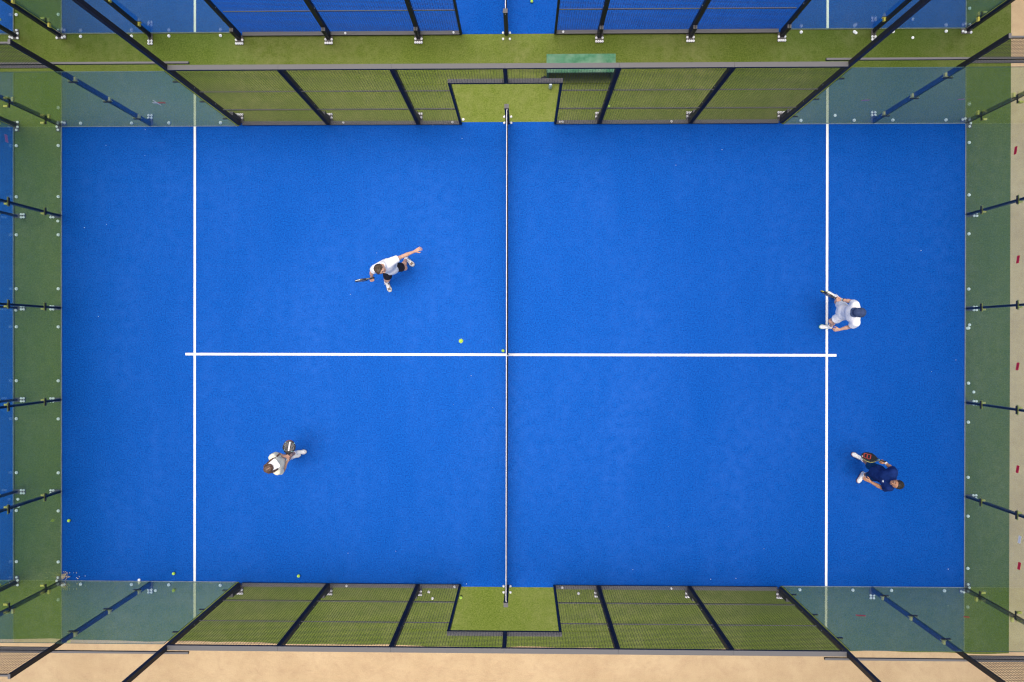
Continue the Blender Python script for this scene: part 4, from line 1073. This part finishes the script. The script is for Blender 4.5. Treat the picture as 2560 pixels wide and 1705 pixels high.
# ---- player three: all in white with a navy cap
A = cone_joint(2030, 710, 12.0625)
J = dict(head=A(1420, 865, 1.52), neck=A(1385, 890, 1.38), shL=A(1325, 1165, 1.31), shR=A(1310, 640, 1.31), elL=A(1130, 1290, 1.06), wrL=A(830, 1375, .92),
         elR=A(1190, 530, 1.08), wrR=A(905, 470, .95), hipL=A(960, 935, .82), hipR=A(985, 740, .82), knL=A(590, 1120, .48), anL=A(560, 1290, .08), toeL=A(215, 1295, .03),
         knR=A(770, 545, .48), anR=A(735, 385, .08), toeR=A(425, 245, .03))
rb, rt = A(870, 490, .93), A(345, 255, .68)
rd = nv(rt - rb)
o3 = dict(fwd=(-1, .02, 0), face=nv(np.array([-.9, .05, -.5])), skin=M['skin_a'], shirt=M['white_cloth'], shorts=M['white_cloth'], hair=M['brown_hair'], sockm=M['white_cloth'],
          shoe=(M['shoe_white'], M['sole_green'], M['shoe_white'], M['white_tape']), leg=.66, sleeve=.56, flare=.012, loose=.022,
          handL=(nv(A(640, 1385, .84) - A(830, 1375, .92)), (0, .8, .6), (.35, .4, .25), .3), handR=(nv(A(720, 480, .86) - A(905, 470, .95)), nv(rd + np.array([0, .9, 0])), FIST, .8))
b3, hp3, v3, hf3, tr3 = person('person all in white with a navy cap, waiting at the right service line', J, o3)
hair_cap(b3, hp3, None, 1, M['brown_hair'], fringe=.03, top=.002, low=-.05)
F = Field(hp3(0, 0, 0) - .2, hp3(0, 0, 0) + .26, .006)
F.cap(hp3(-.03, 0, .035), hp3(.022, 0, .04), .098, .09, .03); fv = hp3(1, 0, 0) - hp3(0, 0, 0); uv = hp3(0, 0, 1) - hp3(0, 0, 0)
F.cut(hp3(0, 0, .018), -uv + fv * .12); cp = field_obj('cap', F, M['navy_cap'], b3, hp3(0, 0, .05))
F = Field(hp3(.1, 0, 0) - .16, hp3(.1, 0, 0) + .16, .005)
F.cap(hp3(.07, -.035, .03), hp3(.07, .035, .03), .062, .062, .03, (uv, .14)); F.cap(hp3(.11, -.04, .022), hp3(.11, .04, .022), .045, .045, .03, (uv, .14))
field_obj('peak', F, M['navy_cap'], cp, hp3(.1, 0, .03))
wrist_band(b3, 'watch', v3['elR'], v3['wrR'], .97, .032, .03, M['grey_sock']); wrist_band(b3, 'wristband', v3['elR'], v3['wrR'], .84, .034, .012, M['grip'])
racket('black and yellow racket seen edge on, held over a white shoe by the capped person', rb, rt, (rd[1], -rd[0], .18), dict(face=M['carbon'], rim=M['carbon'], throat=M['carbon'], grip=M['grip'], butt=M['clamp'], edge=(M['rim_yellow'], ((3, 9), (35, 41)))), 'bars')

# ---- player four: navy shirt, dark teal shorts
A = cone_joint(2110, 1110, 11.2)
J = dict(head=A(1480, 1125, 1.50), neck=A(1400, 1070, 1.37), shL=A(1265, 1215, 1.28), shR=A(1385, 790, 1.28), elL=A(1060, 1225, 1.06), wrL=A(735, 1055, .93),
         elR=A(1330, 680, 1.08), wrR=A(1165, 530, .96), hipL=A(930, 900, .80), hipR=A(960, 720, .80), knL=A(720, 900, .44), anL=A(560, 855, .09), toeL=A(400, 1085, .03),
         knR=A(720, 590, .44), anR=A(510, 415, .09), toeR=A(215, 265, .03))
rb, rt = A(1165, 500, .96), A(555, 335, .80)
rd = nv(rt - rb)
o4 = dict(fwd=(-.93, .25, 0), face=nv(np.array([-.80, .10, .42])), skin=M['skin_b'], shirt=M['navy_cloth'], shorts=M['teal_cloth'], hair=M['black_hair'], sockm=M['white_cloth'],
          shoe=(M['shoe_white'], M['sole_red'], M['shoe_white'], M['grey_sock']), leg=.93, sleeve=.60, loose=.022, drape=.10, hemlen=-.02, flare=.012,
          handL=(nv(A(555, 965, .90) - A(735, 1055, .93)), (-.2, .85, .45), (.2, .25, .15), .2), handR=(nv(A(1020, 455, .90) - A(1165, 530, .96)), rd, FIST, .8))
b4, hp4, v4, hf4, tr4 = person('person in a navy shirt and dark teal shorts looking up near the right end', J, o4)
hair_cap(b4, hp4, None, 1, M['black_hair'], fringe=.042, top=.004, low=-.03)
pel, che, up, side, tf = tr4
c = A(1110, 1150, 1.20); e1 = nv(side); e2 = nv(up)
lg = MB()
K = [(-.045, -.012), (.0, -.028), (.045, -.012), (.03, .028), (-.03, .028)]
cs = che - up * .06 + side * .075 + tf * .128
lg.add([cs + e1 * a * .6 + e2 * b * .6 for a, b in K] + [cs + e1 * a * .6 + e2 * b * .6 - tf * .03 for a, b in K], [(0, 1, 2, 3, 4), (9, 8, 7, 6, 5)] + [(i, (i + 1) % 5, 5 + (i + 1) % 5, 5 + i) for i in range(5)])
obj('chest_logo', lg, M['white_tape'], b4)
wrist_band(b4, 'wristband', v4['elR'], v4['wrR'], .90, .033, .028, M['white_tape']); wrist_band(b4, 'watch', v4['elR'], v4['wrR'], .99, .031, .012, M['grip'])
fc = nv(np.array([.25, .62, .72])); fc = nv(fc - rd * (fc @ rd))
racket('black racket with a red letter mark and olive rim, held by the person in navy', rb, rt, fc, dict(face=M['carbon'], rim=M['carbon'], throat=M['carbon'], grip=M['grip'], butt=M['grip'], collar=M['aqua'], edge=(M['rim_olive'], ((0, 44),))), 'letter')

sc.view_settings.view_transform = 'Standard'; sc.view_settings.look = 'None'
sc.view_settings.exposure = 0.5; sc.view_settings.gamma = 1.0
sc.render.engine = 'CYCLES'
sc.cycles.use_denoising = True
sc.cycles.filter_width = 1.25
sc.cycles.transparent_max_bounces = 24
sc.cycles.max_bounces = 8
